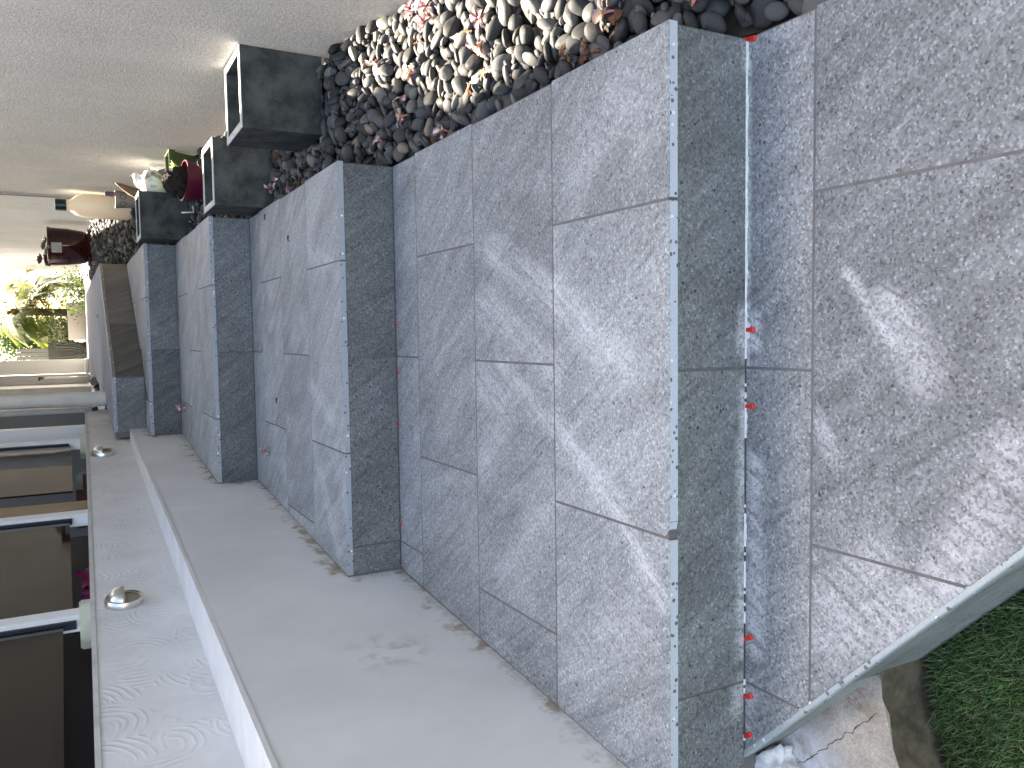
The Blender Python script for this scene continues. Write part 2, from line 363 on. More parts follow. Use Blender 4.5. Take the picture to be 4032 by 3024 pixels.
# ------------------------------------------------------------------ staircase
stairs = tag(empty('staircase'), 'flight of broad steps clad in speckled grey stone tiles', 'staircase')
def tile_obj(poly, z0, z1, parent, mats, name='tile', bev=.0009, show=None):
    bm = bmesh.new(); prism(bm, poly, z0, z1, 0, 0); bm.normal_update()
    if show is not None:
        for f in bm.faces:
            if f.normal.dot(Vector((*show, 0))) > .9: f.material_index = 1
    if bev: bmesh.ops.bevel(bm, geom=[e for e in bm.edges if any(abs(v.co.z - z1) < 1e-6 for v in e.verts)], offset=bev, segments=1, affect='EDGES')
    return link(name, bm_mesh(bm, name), mats, parent)
def joints(kind, x0, x1):
    o = 0.0 if kind == 'A' else -L / 2
    ks = range(-8, 8)
    return [o + k * L for k in ks]
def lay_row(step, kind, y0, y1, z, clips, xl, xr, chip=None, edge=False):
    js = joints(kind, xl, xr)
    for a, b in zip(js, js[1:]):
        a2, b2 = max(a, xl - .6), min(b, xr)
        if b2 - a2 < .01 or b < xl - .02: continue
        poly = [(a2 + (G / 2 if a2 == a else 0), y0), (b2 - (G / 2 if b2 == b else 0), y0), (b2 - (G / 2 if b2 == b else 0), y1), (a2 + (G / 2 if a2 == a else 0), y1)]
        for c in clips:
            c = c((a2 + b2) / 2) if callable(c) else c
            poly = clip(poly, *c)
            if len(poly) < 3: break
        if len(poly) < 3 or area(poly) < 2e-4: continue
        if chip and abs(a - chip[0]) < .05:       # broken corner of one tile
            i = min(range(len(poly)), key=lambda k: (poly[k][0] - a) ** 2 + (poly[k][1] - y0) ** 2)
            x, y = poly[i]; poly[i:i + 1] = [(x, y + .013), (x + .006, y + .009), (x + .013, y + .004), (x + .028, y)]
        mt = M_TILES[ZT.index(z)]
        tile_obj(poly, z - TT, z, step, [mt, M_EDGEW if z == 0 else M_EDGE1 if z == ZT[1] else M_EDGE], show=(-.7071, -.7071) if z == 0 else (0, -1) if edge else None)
def block(name, poly, z1, parent, z0=-.45):
    bm = bmesh.new(); prism(bm, poly, z0, z1); return link(name, bm_mesh(bm, name), M_GROUT, parent)
wall_clip = (-1.0, .075, 1.100 - .004)        # x >= xw(y)+.004
diag_clip = (-1.0, -1.0, 1.042)               # x+y >= -1.042
# lowest step (paving where the photographer stands)
s0 = block('step', [(XR - .004, -1.34), (XR - .004, .04), (-1.076, .04)], ZT[0] - .0007, stairs)
S1 = .1562
rows0 = [('B', -S1, .0012), ('A', -S1 - W, -S1), ('B', -S1 - 2 * W, -S1 - W), ('A', -S1 - 3 * W, -S1 - 2 * W)]
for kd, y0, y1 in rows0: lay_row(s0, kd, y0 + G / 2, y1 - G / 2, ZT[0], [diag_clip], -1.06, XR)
# upstand along the diagonal outer edge
dm = Matrix.Translation((-1.042 + .006, 0, 0)) @ Matrix.Rotation(-math.pi / 4, 4, 'Z')
for a, b in ((-.02, .302), (.305, 1.2), (1.203, 1.9)):
    bm = bmesh.new(); add_box(bm, (a, -.012, -.30), (b, .0, -TT - .002)); bmesh.ops.bevel(bm, geom=bm.edges[:], offset=.001, segments=1, affect='EDGES')
    bm.transform(dm); link('tile', bm_mesh(bm, 'tile'), M_UPSTAND, s0)
for a, b in ((-.02, .301), (.304, 1.202), (1.204, 1.9)):
    bm = bmesh.new(); add_box(bm, (a, -.0130, -.020), (b, -.0005, -.0012)); bmesh.ops.bevel(bm, geom=bm.edges[:], offset=.002, segments=1, affect='EDGES')
    bm.transform(dm); link('edge_trim', bm_mesh(bm, 'edge_trim'), M_EDGEW, s0)
# steps 1-4
for i in (1, 2, 3, 4):
    y0 = YN[i]; y1 = YN[i + 1] if i < 4 else 5.7; z = ZT[i]
    poly = [(XR - .004, y0 + .0025), (XR - .004, y1 + .03), (xw(y1) - .03, y1 + .03), (xw(y0) - .03, y0 + .0025)]
    st = block('step', poly, z - .0007, stairs)
    clips = [wall_clip]
    if i == 4:
        clips.append(lambda xm: (0.0, 1.0, 4.2985) if xm < -.6 else (-1.1951 / .77, 1.0, 4.303 + .465 * 1.1951 / .77 - .004))
    n = 3; ys = [y0 - .002] + [y0 + W * k for k in (1, 2, 3)]
    if y1 - ys[-1] > .05: ys.append(y1 - .003)
    else: ys[-1] = y1 - .003
    kinds = ['A', 'B', 'A', 'B', 'A']
    for k in range(len(ys) - 1):
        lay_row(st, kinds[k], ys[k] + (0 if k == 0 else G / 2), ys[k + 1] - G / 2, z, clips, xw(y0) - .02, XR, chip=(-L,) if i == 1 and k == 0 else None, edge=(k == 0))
    # riser tiles
    zb, zt = ZT[i - 1] + .0018, z - TT - .0012
    js = [j for j in joints('B', -2, 2)]
    for a, b in zip(js, js[1:]):
        a2, b2 = max(a + G / 2, xw(y0) + .006), min(b - G / 2, XR - .001)
        if b2 - a2 < .015: continue
        bm = bmesh.new(); add_box(bm, (a2, y0, zb), (b2, y0 + .012, zt)); bmesh.ops.bevel(bm, geom=bm.edges[:], offset=.001, segments=1, affect='EDGES')
        link('riser_tile', bm_mesh(bm, 'riser_tile'), M_RISER1 if i == 1 else M_RISER, st)
# top landing with the skewed riser
A, B, C2 = (-.83, 4.303), (-.465, 4.303), (.305, 5.498)
land_poly = [A, B, C2, (.305, 10.1), (-.64, 9.9), (-.72, 5.2)]
land = tag(link('landing', (lambda bm: (prism(bm, [(A[0], A[1] + .004), (B[0], B[1] + .004), (C2[0] - .003, C2[1] + .006)] + land_poly[3:], -.2, ZT[5]), bm_mesh(bm, 'landing'))[1])(bmesh.new()), M_PEARL), kind='structure')
st5 = block('step', [(A[0], A[1] + .002), (B[0], B[1] + .002), (C2[0] - .003, C2[1]), (C2[0] - .02, C2[1] + .1), (A[0], A[1] + .06)], ZT[5] - .004, stairs, .3)
def riser_panel(p, q, a, b, z0, z1, mat, parent, name='riser_tile', d=.012, out=0.0):
    p = Vector((*p, 0)); q = Vector((*q, 0)); u = (q - p).normalized(); Lg = (q - p).length
    bm = bmesh.new(); add_box(bm, (a, -out, z0), (min(b, Lg), d, z1)); bmesh.ops.bevel(bm, geom=bm.edges[:], offset=.001, segments=1, affect='EDGES')
    bm.transform(Matrix(((u.x, -u.y, 0, p.x), (u.y, u.x, 0, p.y), (0, 0, 1, 0), (0, 0, 0, 1))))
    return link(name, bm_mesh(bm, name), mat, parent)
zt5 = ZT[5] - TT - .001
riser_panel(A, B, .035, .36, ZT[4] + .003, zt5, M_RISER, st5)
for a, b in ((.004, .60), (.604, 1.42)): riser_panel(B, C2, a, b, ZT[4] + .003, zt5, M_BROWN, st5)
riser_panel(A, B, .035, .365, ZT[5] - TT, ZT[5] + .001, M_EDGE, st5, 'edge_tile', .05, .003)
for a, b in ((.002, .27), (.274, .36), (.364, .78), (.784, .90), (.904, 1.42)): riser_panel(B, C2, a, b, ZT[5] - TT, ZT[5] + .001, M_EDGEB, st5, 'edge_tile', .03, .003)
# white bead of dried grout along the foot of the first riser
bm = bmesh.new()
xs = np.linspace(.295, -1.02, 230); prev = None
for k, x in enumerate(xs):
    w = .0005 * (x > -.29) + (1.0 if x > -.29 else max(0.0, mnoise.noise(Vector((x * 9, 3.1, 0))) * 2.2 + .25)) * max(.0003, .0016 + .0012 * math.sin(k * .37) + .0010 * math.sin(k * 1.9) + random.uniform(-.0005, .0007)) + (.006 if abs(x + .235) < .014 else 0)
    cur = [bm.verts.new((x, -.0006, .0035)), bm.verts.new((x, -.0008 - w, .0010)), bm.verts.new((x, -.0008 - w * 1.15, -.002)), bm.verts.new((x, .003, -.002))]
    if prev and w > .0007:
        for j in range(3): bm.faces.new((prev[j], cur[j], cur[j + 1], prev[j + 1]))
    prev = cur
link('grout_bead', bm_mesh(bm, 'grout_bead'), M_WHITEGROUT, s0)

# ------------------------------------------------------------------ house wall
hw = tag(empty('house_wall', (XH, 0, 0)), 'tall grey stucco house wall beside the pebble strip', 'wall')
box('wall_face', (0, -3.2, -.4), (.25, 22, 3.6), M_STUCCO, hw)
M_SHADESTRIP = plain('wall_shade_tone', (.16, .155, .15), .8)
box('shade_strip', (-.0012, 5.57, .5), (.0, 5.61, 3.4), M_SHADESTRIP, hw)  # flat dark strip paints a streak of shade on the wall

# ------------------------------------------------------------------ garden wall (left)
gw = tag(empty('garden_wall'), 'low grey rendered wall with white ledge along the steps', 'wall')
ny, nz = 150, 50; y0w, y1w = .0, 4.35
me = bpy.data.meshes.new('smooth_face'); vs, fs, stn = [], [], []
def stair_z(y):
    k = sum(1 for q in (0.0, 1.3648, 2.7407, 4.0025) if y >= q); return ZT[k]
for i in range(ny + 1):
    y = y0w + (y1w - y0w) * i / ny
    for j in range(nz + 1):
        z = -.15 + (.797 + .15) * j / nz
        vs.append((xw(y) + .002 * math.sin(y * 3 + z * 5), y, z))
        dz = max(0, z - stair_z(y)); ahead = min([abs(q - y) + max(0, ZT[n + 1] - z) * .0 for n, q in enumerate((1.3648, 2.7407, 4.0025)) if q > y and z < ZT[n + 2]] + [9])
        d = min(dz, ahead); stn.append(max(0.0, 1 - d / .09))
for i in range(ny):
    for j in range(nz):
        a = i * (nz + 1) + j; fs.append((a, a + nz + 1, a + nz + 2, a + 1))
me.from_pydata(vs, [], fs); me.update()
at = me.attributes.new('stain', 'FLOAT', 'POINT'); at.data.foreach_set('value', stn)
me.polygons.foreach_set('use_smooth', [True] * len(me.polygons))
me.flip_normals() if me.polygons[0].normal.x < 0 else None
link('smooth_face', me, M_SMOOTH, gw)
def slanted(name, f0, f1, z0, z1, ya, yb, mat, parent, n=1):
    """a long block between x=f0(y) (left) and x=f1(y) (right), z0/z1 may be functions of y"""
    fz0 = z0 if callable(z0) else (lambda y: z0); fz1 = z1 if callable(z1) else (lambda y: z1)
    bm = bmesh.new(); rings = []
    for k in range(n + 1):
        y = ya + (yb - ya) * k / n
        rings.append([bm.verts.new(c) for c in ((f0(y), y, fz0(y)), (f1(y), y, fz0(y)), (f1(y), y, fz1(y)), (f0(y), y, fz1(y)))])
    for P, Q in zip(rings, rings[1:]):
        for j in range(4): bm.faces.new((P[j], P[(j + 1) % 4], Q[(j + 1) % 4], Q[j]))
    bm.faces.new(rings[0]); bm.faces.new(rings[-1][::-1]); bmesh.ops.recalc_face_normals(bm, faces=bm.faces[:])
    return link(name, bm_mesh(bm, name), mat, parent)
slanted('wall_core', lambda y: xu(y) - .1, lambda y: xw(y) - .006, -.4, .790, .0, 4.35, M_SMOOTH, gw)
slanted('ledge', lambda y: xu(y) - .02, lambda y: xw(y) + .003, .7905, .802, .0, 4.22, M_LEDGE, gw, 12)
slanted('trowelled_face', lambda y: xu(y) - .09, lambda y: xu(y), -.4, zcap, -.4, 5.35, M_TROWEL, gw, 8)
slanted('cap_strip', lambda y: xu(y) - .10, lambda y: xu(y) + .004, lambda y: zcap(y) + .0005, lambda y: zcap(y) + .014, -.4, 5.35, M_CAP, gw, 24)

# eyelid step lights set in the trowelled face
wang = math.atan(.1)
def step_light(y, z, label):
    o = empty('step_light', (xu(y) + .0005, y, z), (0, 0, -wang)); tag(o, label, 'wall light', 'eyelid lights on the garden wall')
    to_x = Matrix.Rotation(math.pi / 2, 4, 'Y')
    ring = lathe_mesh('ring', [(.047, .0), (.0585, .0), (.0585, .020), (.0565, .023), (.0545, .023), (.0535, .019), (.047, .019)], 40, cap=False)
    ring.transform(to_x); link('ring', ring, M_STEEL, o)
    lens = lathe_mesh('lens', [(.052, .010), (.052, .016), (.012, .016), (.012, .018), (.0, .018)], 32, cap=False)
    lens.transform(to_x); link('lens', lens, M_LENS, o)
    bm = bmesh.new(); n, mth = 18, 8; grid = []
    for i in range(n + 1):
        a = math.pi * i / n; row = []
        for j in range(mth + 1):
            b = math.pi / 2 * j / mth; r = .050
            row.append(bm.verts.new((.016 + r * .82 * math.sin(b), -r * math.cos(a) * math.cos(b), r * math.sin(a) * math.cos(b) if True else 0)))
        grid.append(row)
    for i in range(n):
        for j in range(mth): bm.faces.new((grid[i][j], grid[i + 1][j], grid[i + 1][j + 1], grid[i][j + 1]))
    bmesh.ops.remove_doubles(bm, verts=bm.verts[:], dist=1e-5); bmesh.ops.recalc_face_normals(bm, faces=bm.faces[:])
    bmesh.ops.solidify(bm, geom=bm.faces[:], thickness=.0015)
    link('eyelid', bm_mesh(bm, 'eyelid', True), M_STEEL, o)
    return o
M_LENS = plain('frosted_lens', (.32, .28, .23), .5)
step_light(1.785, .985, 'brushed steel eyelid light nearer the camera on garden wall')
step_light(3.955, .960, 'smaller looking steel eyelid light near the top step')

# ------------------------------------------------------------------ balustrade
def xb(y): return -1.400 + .100 * y
bal = tag(empty('glass_balustrade'), 'dark glass balustrade with white posts above garden wall', 'balustrade')
def glass_mat():
    m = NT('tinted_glass'); tr = m.n('BsdfTransparent', {0: (.30, .29, .28, 1)}); gl = m.n('BsdfGlossy', {0: (.9, .9, .9, 1), 1: .04})
    fr = m.n('Fresnel', {0: 1.5}); f = m.math('MULTIPLY_ADD', fr.outputs[0], .75, .03)
    mx = m.n('MixShader', {0: f, 1: tr.outputs[0], 2: gl.outputs[0]}); m.t.links.new(mx.outputs[0], m.t.nodes['Material Output'].inputs[0]); return m.mat
M_GLASS = glass_mat()
M_GASK = plain('dark_blue_gasket', (.012, .016, .035), .5)
M_IVORY = plain('ivory_plastic_boot', (.55, .55, .46), .5)
ROTB = Matrix.Rotation(-wang, 4, 'Z')
def bpart(name, y, lo, hi, mat, bev=.002):
    bm = bmesh.new(); add_box(bm, lo, hi)
    if bev: bmesh.ops.bevel(bm, geom=bm.edges[:], offset=bev, segments=1, affect='EDGES')
    bm.transform(Matrix.Translation((xb(y), y, 0)) @ ROTB); return link(name, bm_mesh(bm, name), mat, bal)
for y in (4.87, 3.215, 2.02, .62):
    bpart('post', y, (-.03, -.033, zcap(y) - .1), (.03, .033, 2.15), M_WHITEP)
    bpart('gasket', y, (-.014, -.047, 1.125), (.014, -.034, 2.1), M_GASK, 0)
for y in (4.87, 2.02, .62):
    bm = bmesh.new(); prism(bm, [(.085 * math.cos(a), .085 * math.sin(a)) for a in np.linspace(math.pi / 8, 2 * math.pi + math.pi / 8, 9)[:-1]], zcap(y) - .08, zcap(y) + .050)
    bmesh.ops.bevel(bm, geom=bm.edges[:], offset=.006, segments=2, affect='EDGES'); bm.transform(Matrix.Translation((xb(y) - .02, y, 0))); link('post_boot', bm_mesh(bm, 'post_boot'), M_IVORY, bal)
def pane(ya, yb, zb):
    bm = bmesh.new(); p = Vector((xb(ya), ya, 0)); q = Vector((xb(yb), yb, 0)); u = (q - p).normalized()
    add_box(bm, (0, -.005, zb), ((q - p).length, .005, 2.1)); bm.transform(Matrix(((u.x, -u.y, 0, p.x), (u.y, u.x, 0, p.y), (0, 0, 1, 0), (0, 0, 0, 1))))
    link('glass_pane', bm_mesh(bm, 'glass_pane'), M_GLASS, bal)
pane(3.70, 4.82, 1.115); pane(2.07, 3.16, 1.135); pane(.67, 1.97, 1.165)
bm = bmesh.new(); add_box(bm, (-.05, -.06, .9), (.05, .06, 2.9)); bmesh.ops.bevel(bm, geom=bm.edges[:], offset=.004, segments=1, affect='EDGES'); bm.transform(ROTB)
tag(link('wooden_post', bm_mesh(bm, 'wooden_post'), M_WOOD, None, (xb(3.46) - .05, 3.46, 0)), 'square brown timber post standing between the glass panes', 'post')
# the shaded terrace behind the glass
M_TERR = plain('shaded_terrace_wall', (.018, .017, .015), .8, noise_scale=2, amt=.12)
M_GREYW = plain('dark_grey_painted_wall', (.21, .215, .225), .75, noise_scale=2, amt=.06)
tr_ = tag(empty('terrace_building'), 'dark building face seen through the balustrade glass', 'building')
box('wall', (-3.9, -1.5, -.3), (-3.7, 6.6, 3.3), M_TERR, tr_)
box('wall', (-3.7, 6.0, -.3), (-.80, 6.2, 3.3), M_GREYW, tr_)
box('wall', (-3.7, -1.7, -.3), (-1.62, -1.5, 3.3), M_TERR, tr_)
M_PALEBOX = plain('pale_switch_plate', (.45, .44, .40), .5)
box('switch_plate', (-1.02, 5.985, 1.57), (-.92, 6.0, 1.75), M_PALEBOX, tr_, .003)
bn = tag(empty('storage_bench', (-1.75, 2.3, .55)), 'long black storage bench behind the balustrade glass', 'bench')
slanted('bench_body', lambda y: -.45 + .1 * y, lambda y: .12 + .1 * y, .0, .640, -2.2, 2.1, M_DARKMETAL, bn); slanted('bench_lid', lambda y: -.46 + .1 * y, lambda y: .13 + .1 * y, .6405, .660, -2.21, 2.11, M_DARKMETAL, bn)
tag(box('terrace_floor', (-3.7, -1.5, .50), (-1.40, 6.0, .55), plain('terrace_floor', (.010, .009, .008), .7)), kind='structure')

# ------------------------------------------------------------------ inferred roof out of view: keeps sun off steps, edge notched to shape sun patches
M_ROOF = plain('white_soffit', (.80, .80, .79), .85)
rf = tag(empty('walkway_roof'), 'unseen flat pale roof slab over the steps, notched to shape sun patches', 'roof')
ZR = 3.35
bm = bmesh.new(); prism(bm, [(-4.0, 2.3), (XH - .001, 2.3), (XH - .001, 3.12), (.345, 3.13), (.365, 3.98), (.53, 4.2), (.53, 4.9), (.455, 5.1), (.50, 5.6), (.60, 7.7), (.60, 9.6), (.28, 10.2), (.28, 12.2), (-4.0, 12.2)], ZR, ZR + .16)
bmesh.ops.triangulate(bm, faces=bm.faces[:]); link('roof_slab', bm_mesh(bm, 'roof_slab'), M_ROOF, rf)
for y in (5.5, 10.2): box('column', (-.98, y, .5), (-.86, y + .12, ZR - .001), M_WHITEP, rf)

# ------------------------------------------------------------------ ground, slab and lawn
M_EARTH = plain('earth', (.10, .085, .065), .95, noise_scale=3, amt=.3)
tag(box('ground', (-400, -400, -.5), (400, 400, -.45), M_EARTH), kind='structure')
# soil under the pebbles
bm = bmesh.new(); prev = None
for y in np.concatenate([np.arange(-3, 8, .1), [9, 12, 16, 22]]):
    z = zpeb(y) - .012; cur = [bm.verts.new((XR - .001, y, z)), bm.verts.new((XH, y, z)), bm.verts.new((XH, y, -.45)), bm.verts.new((XR - .001, y, -.45))]
    if prev:
        bm.faces.new((prev[0], prev[1], cur[1], cur[0])); bm.faces.new((prev[3], prev[0], cur[0], cur[3]))
    prev = cur
bmesh.ops.recalc_face_normals(bm, faces=bm.faces[:])
tag(link('soil_bed', bm_mesh(bm, 'soil_bed'), M_SOIL), kind='structure')
def conc_mat():
    m = NT('old_beige_concrete'); p = m.pos()
    n1 = m.noise(p, 7, 5, .65); n2 = m.noise(p, 230, 3, .7)
    c = m.mix(m.smooth(n1, .3, .7), (.29, .262, .225), (.45, .415, .37)); c = m.mix(1.0, c, m.ramp(n2, [(.3, .75), (.7, 1.25)]), 'MULTIPLY')
    c = m.mix(m.math('MULTIPLY', m.smooth(m.vm('DISTANCE', p, (-1.08, -.06, -.08), out=1), .16, .04), m.smooth(m.noise(p, 25, 4, .6), .3, .6)), c, (.62, .62, .66))
    rust = m.math('MULTIPLY', m.smooth(m.vm('DISTANCE', p, (-.88, -.15, -.08), out=1), .12, .0), m.smooth(m.noise(p, 45, 4, .6), .5, .65)); c = m.mix(rust, c, (.22, .12, .06))
    return m.out(c, .9, m.bump(m.math('ADD', n2, n1), .5, .002))
M_CRACK = plain('crack_shadow', (.06, .05, .04), .95); M_OLD = conc_mat(); M_DIRTY = plain('mud_stained_concrete', (.105, .085, .058), .95, noise_scale=30, amt=.5, bump=1.0, bscale=60)
sl = tag(empty('concrete_slab'), 'worn beige concrete slab between the steps and the lawn', 'slab')
def slab_piece(name, poly, z0, z1, jitter=.003, bev=.004):
    bm = bmesh.new(); prism(bm, poly, z0, z1, 0, 1); bmesh.ops.bevel(bm, geom=[e for e in bm.edges if all(abs(v.co.z - z1) < 1e-6 for v in e.verts)], offset=bev, segments=2, affect='EDGES')
    for v in bm.verts: v.co += Vector((random.uniform(-1, 1), random.uniform(-1, 1), random.uniform(-.3, .3))) * jitter
    return link(name, bm_mesh(bm, name), [M_OLD, M_DIRTY], sl)
def along(a, b, n):
    return [(a[0] + (b[0] - a[0]) * k / n, a[1] + (b[1] - a[1]) * k / n) for k in range(n)]
slab_piece('slab_body', along((-1.60, -.548), (-.890, -.2425), 14) + along((-.890, -.2425), (-.806, -.238), 3) + along((-.806, -.238), (-1.056, .010), 12) + [(-1.056, .010), (-1.6, .008)], -.4, -.080, .0008, .008)
bm = bmesh.new(); prev = None                             # hairline crack running across the slab
for k in range(60):
    t = k / 59; x = -.893 - .235 * t + mnoise.noise(Vector((k * .35, 0, 0))) * .008; y = -.232 + .235 * t + mnoise.noise(Vector((k * .35, 9, 0))) * .008; w = .0004 + .0007 * abs(mnoise.noise(Vector((k * .5, 4, 0)))) * 1.5
    cur = [bm.verts.new((x - w, y - w, -.0795)), bm.verts.new((x + w, y + w, -.0795))]
    if prev: bm.faces.new((prev[0], prev[1], cur[1], cur[0]))
    prev = cur
bmesh.ops.recalc_face_normals(bm, faces=bm.faces[:]); link('crack', bm_mesh(bm, 'crack'), M_CRACK, sl)
# lump of leftover white mortar
bm = bmesh.new(); bmesh.ops.create_icosphere(bm, subdivisions=4, radius=1)
for v in bm.verts:
    n = mnoise.noise(v.co * 2.2) * .45 + mnoise.noise(v.co * 6) * .22; v.co *= 1 + n; v.co = Vector((v.co.x * .055, v.co.y * .085, v.co.z * .040))
bm.transform(Matrix.Rotation(.6, 4, 'Z'))
tag(link('mortar_lump', bm_mesh(bm, 'mortar_lump', True), M_WHITEGROUT, None, (-1.105, .005, -.062)), 'crumbly white mortar lump left on the beige slab', 'mortar')

ZL = -.190
M_TURF = plain('turf_base', (.012, .022, .010), .95, noise_scale=20, amt=.5)
lawn_poly = [(-3.2, -3.2), (1.7, -3.2), (1.7, -2.75), (-.80, -.245), (-1.6, -.60), (-3.2, -.60)]
bm = bmesh.new(); prism(bm, lawn_poly, -.44, ZL); tag(link('lawn_soil', bm_mesh(bm, 'lawn_soil'), M_TURF), kind='structure')
def grass(name, n, box_, hmin, hmax, w):
    x = RNG.uniform(box_[0], box_[1], n); y = RNG.uniform(box_[2], box_[3], n)
    keep = (x + y < -1.058); edge = np.interp(x, [-1.6, -.905, -.772], [-.553, -.250, -.246]); keep &= ~((x < -.775) & (y > edge - .012)); keep &= ~(y > -.20)
    x, y = x[keep], y[keep]; n = len(x)
    h = RNG.uniform(hmin, hmax, n); a = RNG.uniform(0, 2 * np.pi, n); lean = RNG.uniform(.1, .9, n) * h; b = a + RNG.uniform(-.5, .5, n) + np.pi / 2
    wd = RNG.uniform(.6, 1.2, n) * w
    P = np.zeros((n, 5, 3)); cx, sx = np.cos(b), np.sin(b)
    for k, (t, ww) in enumerate(((0, 1), (0, -1), (.55, .8), (.55, -.8), (1, 0))):
        P[:, k, 0] = x + np.cos(a) * lean * t ** 1.7 + cx * wd * ww; P[:, k, 1] = y + np.sin(a) * lean * t ** 1.7 + sx * wd * ww
        P[:, k, 2] = ZL - .002 + h * (t - .25 * t * t * lean / h)
    base = np.arange(n)[:, None] * 5
    quads = (base + np.array([0, 1, 3, 2])).tolist(); tris = (base + np.array([2, 3, 4])).tolist()
    me = bpy.data.meshes.new(name); me.from_pydata(P.reshape(-1, 3).tolist(), [], quads + tris); me.update()
    tone = np.repeat(RNG.uniform(0, 1, n), 5); at = me.attributes.new('tone', 'FLOAT', 'POINT'); at.data.foreach_set('value', tone); return me
def grass_mat():
    m = NT('lawn_grass'); r = m.n('Attribute', attribute_name='tone').outputs['Fac']; p = m.pos()
    c = m.ramp(r, [(0, (.040, .090, .030)), (.5, (.075, .160, .050)), (.85, (.12, .21, .07)), (.95, (.21, .25, .12)), (1, (.32, .32, .20))])
    c = m.mix(1.0, c, m.ramp(m.noise(p, 9, 3, .6), [(.3, .6), (.7, 1.3)]), 'MULTIPLY')
    return m.out(c, .5, spec=.3)
M_GRASS = grass_mat()
tag(link('lawn_grass', grass('lawn_grass', 42000, (-1.15, -.45, -.75, -.18), .012, .030, .0008), M_GRASS), 'short green lawn beside the diagonal step edge', 'grass', kind='stuff')
tag(link('lawn_grass', grass('lawn_grass_far', 30000, (-3.1, 1.6, -3.1, -.55), .02, .045, .0020), M_GRASS), 'short green lawn around the photographer', 'grass', kind='stuff')

# ------------------------------------------------------------------ pebbles, dropped one by one on a height field
RES = .004; HX0, HY0 = XR, -1.0; NX = int((XH - XR) / RES); NYH = int((7.6 - HY0) / RES)
HF = np.zeros((NX, NYH), np.float32)
yy = HY0 + (np.arange(NYH) + .5) * RES; HF[:] = np.interp(yy, PY, PZ)[None, :] - .012
POTS = [(.482, .768, 1.815, 2.115), (.310, .590, 2.450, 2.735), (.312, .575, 3.820, 4.080)]
def blocked(x, y, r):
    for a, b, c, d in POTS:
        if a - r < x < b + r and c - r < y < d + r: return True
    return False
PEB = []     # (x,y,z,a,b,c,quat,tone)
def drop(x, y, a, b, c, tilt):
    ang = random.uniform(0, math.pi); rx = math.hypot(a * math.cos(ang), b * math.sin(ang)) * .86; ry = math.hypot(a * math.sin(ang), b * math.cos(ang)) * .86
    i0, i1 = max(0, int((x - rx - HX0) / RES)), min(NX, int((x + rx - HX0) / RES) + 1); j0, j1 = max(0, int((y - ry - HY0) / RES)), min(NYH, int((y + ry - HY0) / RES) + 1)
    if i1 - i0 < 2 or j1 - j0 < 2: return
    gx = (HX0 + (np.arange(i0, i1) + .5) * RES - x)[:, None]; gy = (HY0 + (np.arange(j0, j1) + .5) * RES - y)[None, :]
    ca, sa = math.cos(ang), math.sin(ang); u = (gx * ca + gy * sa) / a; v = (-gx * sa + gy * ca) / b
    q = 1 - u * u - v * v; ins = q > 0
    if not ins.any(): return
    sub = HF[i0:i1, j0:j1]; hh = c * np.sqrt(np.maximum(q, 0))
    sx = ((sub[-1, :].mean() - sub[0, :].mean()) / (2 * rx)); sy = ((sub[:, -1].mean() - sub[:, 0].mean()) / (2 * ry))
    sx = max(-.9, min(.9, sx)); sy = max(-.9, min(.9, sy))
    plane = gx * sx + gy * sy
    need = np.where(ins, sub + hh - plane, -9)
    zc = np.quantile(need[ins], .80)
    cap = zpeb(y) + .040
    if zc > cap: return
    HF[i0:i1, j0:j1] = np.where(ins, np.maximum(sub, zc + hh + plane), sub)
    nrm = Vector((-sx + random.gauss(0, tilt), -sy + random.gauss(0, tilt), 1)).normalized()
    qt = Vector((0, 0, 1)).rotation_difference(nrm) @ Matrix.Rotation(ang, 4, 'Z').to_quaternion()
    PEB.append((x, y, zc, a, b, c, qt, random.random()))
def sizes(k=1.0):
    a = max(.012, random.gauss(.0258, .0060)) * k; b = a * random.uniform(.56, .84); c = b * random.uniform(.45, .80); return a, b, c
for y_lo, y_hi, n in ((-.95, .5, 3000), (.5, 2.3, 3300), (2.3, 7.6, 5200)):
    for _ in range(n):
        x = random.uniform(XR + .012, XH - .012); y = random.uniform(y_lo, y_hi)
        a, b, c = sizes(.55 if random.random() < .18 else 1.0)
        if blocked(x, y, a * .55): continue
        drop(x, y, a, b, c, .20)
def hf(x, y):
    i = min(max(int((x - HX0) / RES), 0), NX - 1); j = min(max(int((y - HY0) / RES), 0), NYH - 1); return float(HF[i, j])
# which ones show largest in the picture
camv = Vector(CAM_LOC); scored = []
fpx = 3242.84
for k, (x, y, z, a, b, c, q, t) in enumerate(PEB):
    d = Vector((x, y, z)) - camv; D = d.dot(F)
    u = 2016 - fpx * d.dot(Ur) / D; v = 1512 - fpx * d.dot(Rr) / D
    if D < .1 or not (-60 < u < 4092 and -60 < v < 3084): continue
    vis = z + c * .8 - hf(x, y)                     # buried ones score low
    scored.append((a * b / D ** 2 * (1.0 if vis > -.004 else .15), k))
scored.sort(reverse=True); chosen = {k for _, k in scored[:300]}
def pebble_shape(seed, sub):
    bm = bmesh.new(); bmesh.ops.create_icosphere(bm, subdivisions=sub, radius=1)
    o = Vector((seed * 7.3, seed * 3.1, seed * 5.7))
    for v in bm.verts:
        p = v.co.copy(); n = mnoise.noise(p * .9 + o) * .20 + mnoise.noise(p * 2.1 + o) * .06
        v.co = p * (1 + n); v.co.x += .10 * math.sin(seed) * p.y * p.y
    return bm
proto = [bm_mesh(pebble_shape(s, 3), 'pebble', True) for s in range(14)]
for me in proto: me.materials.append(M_PEB)
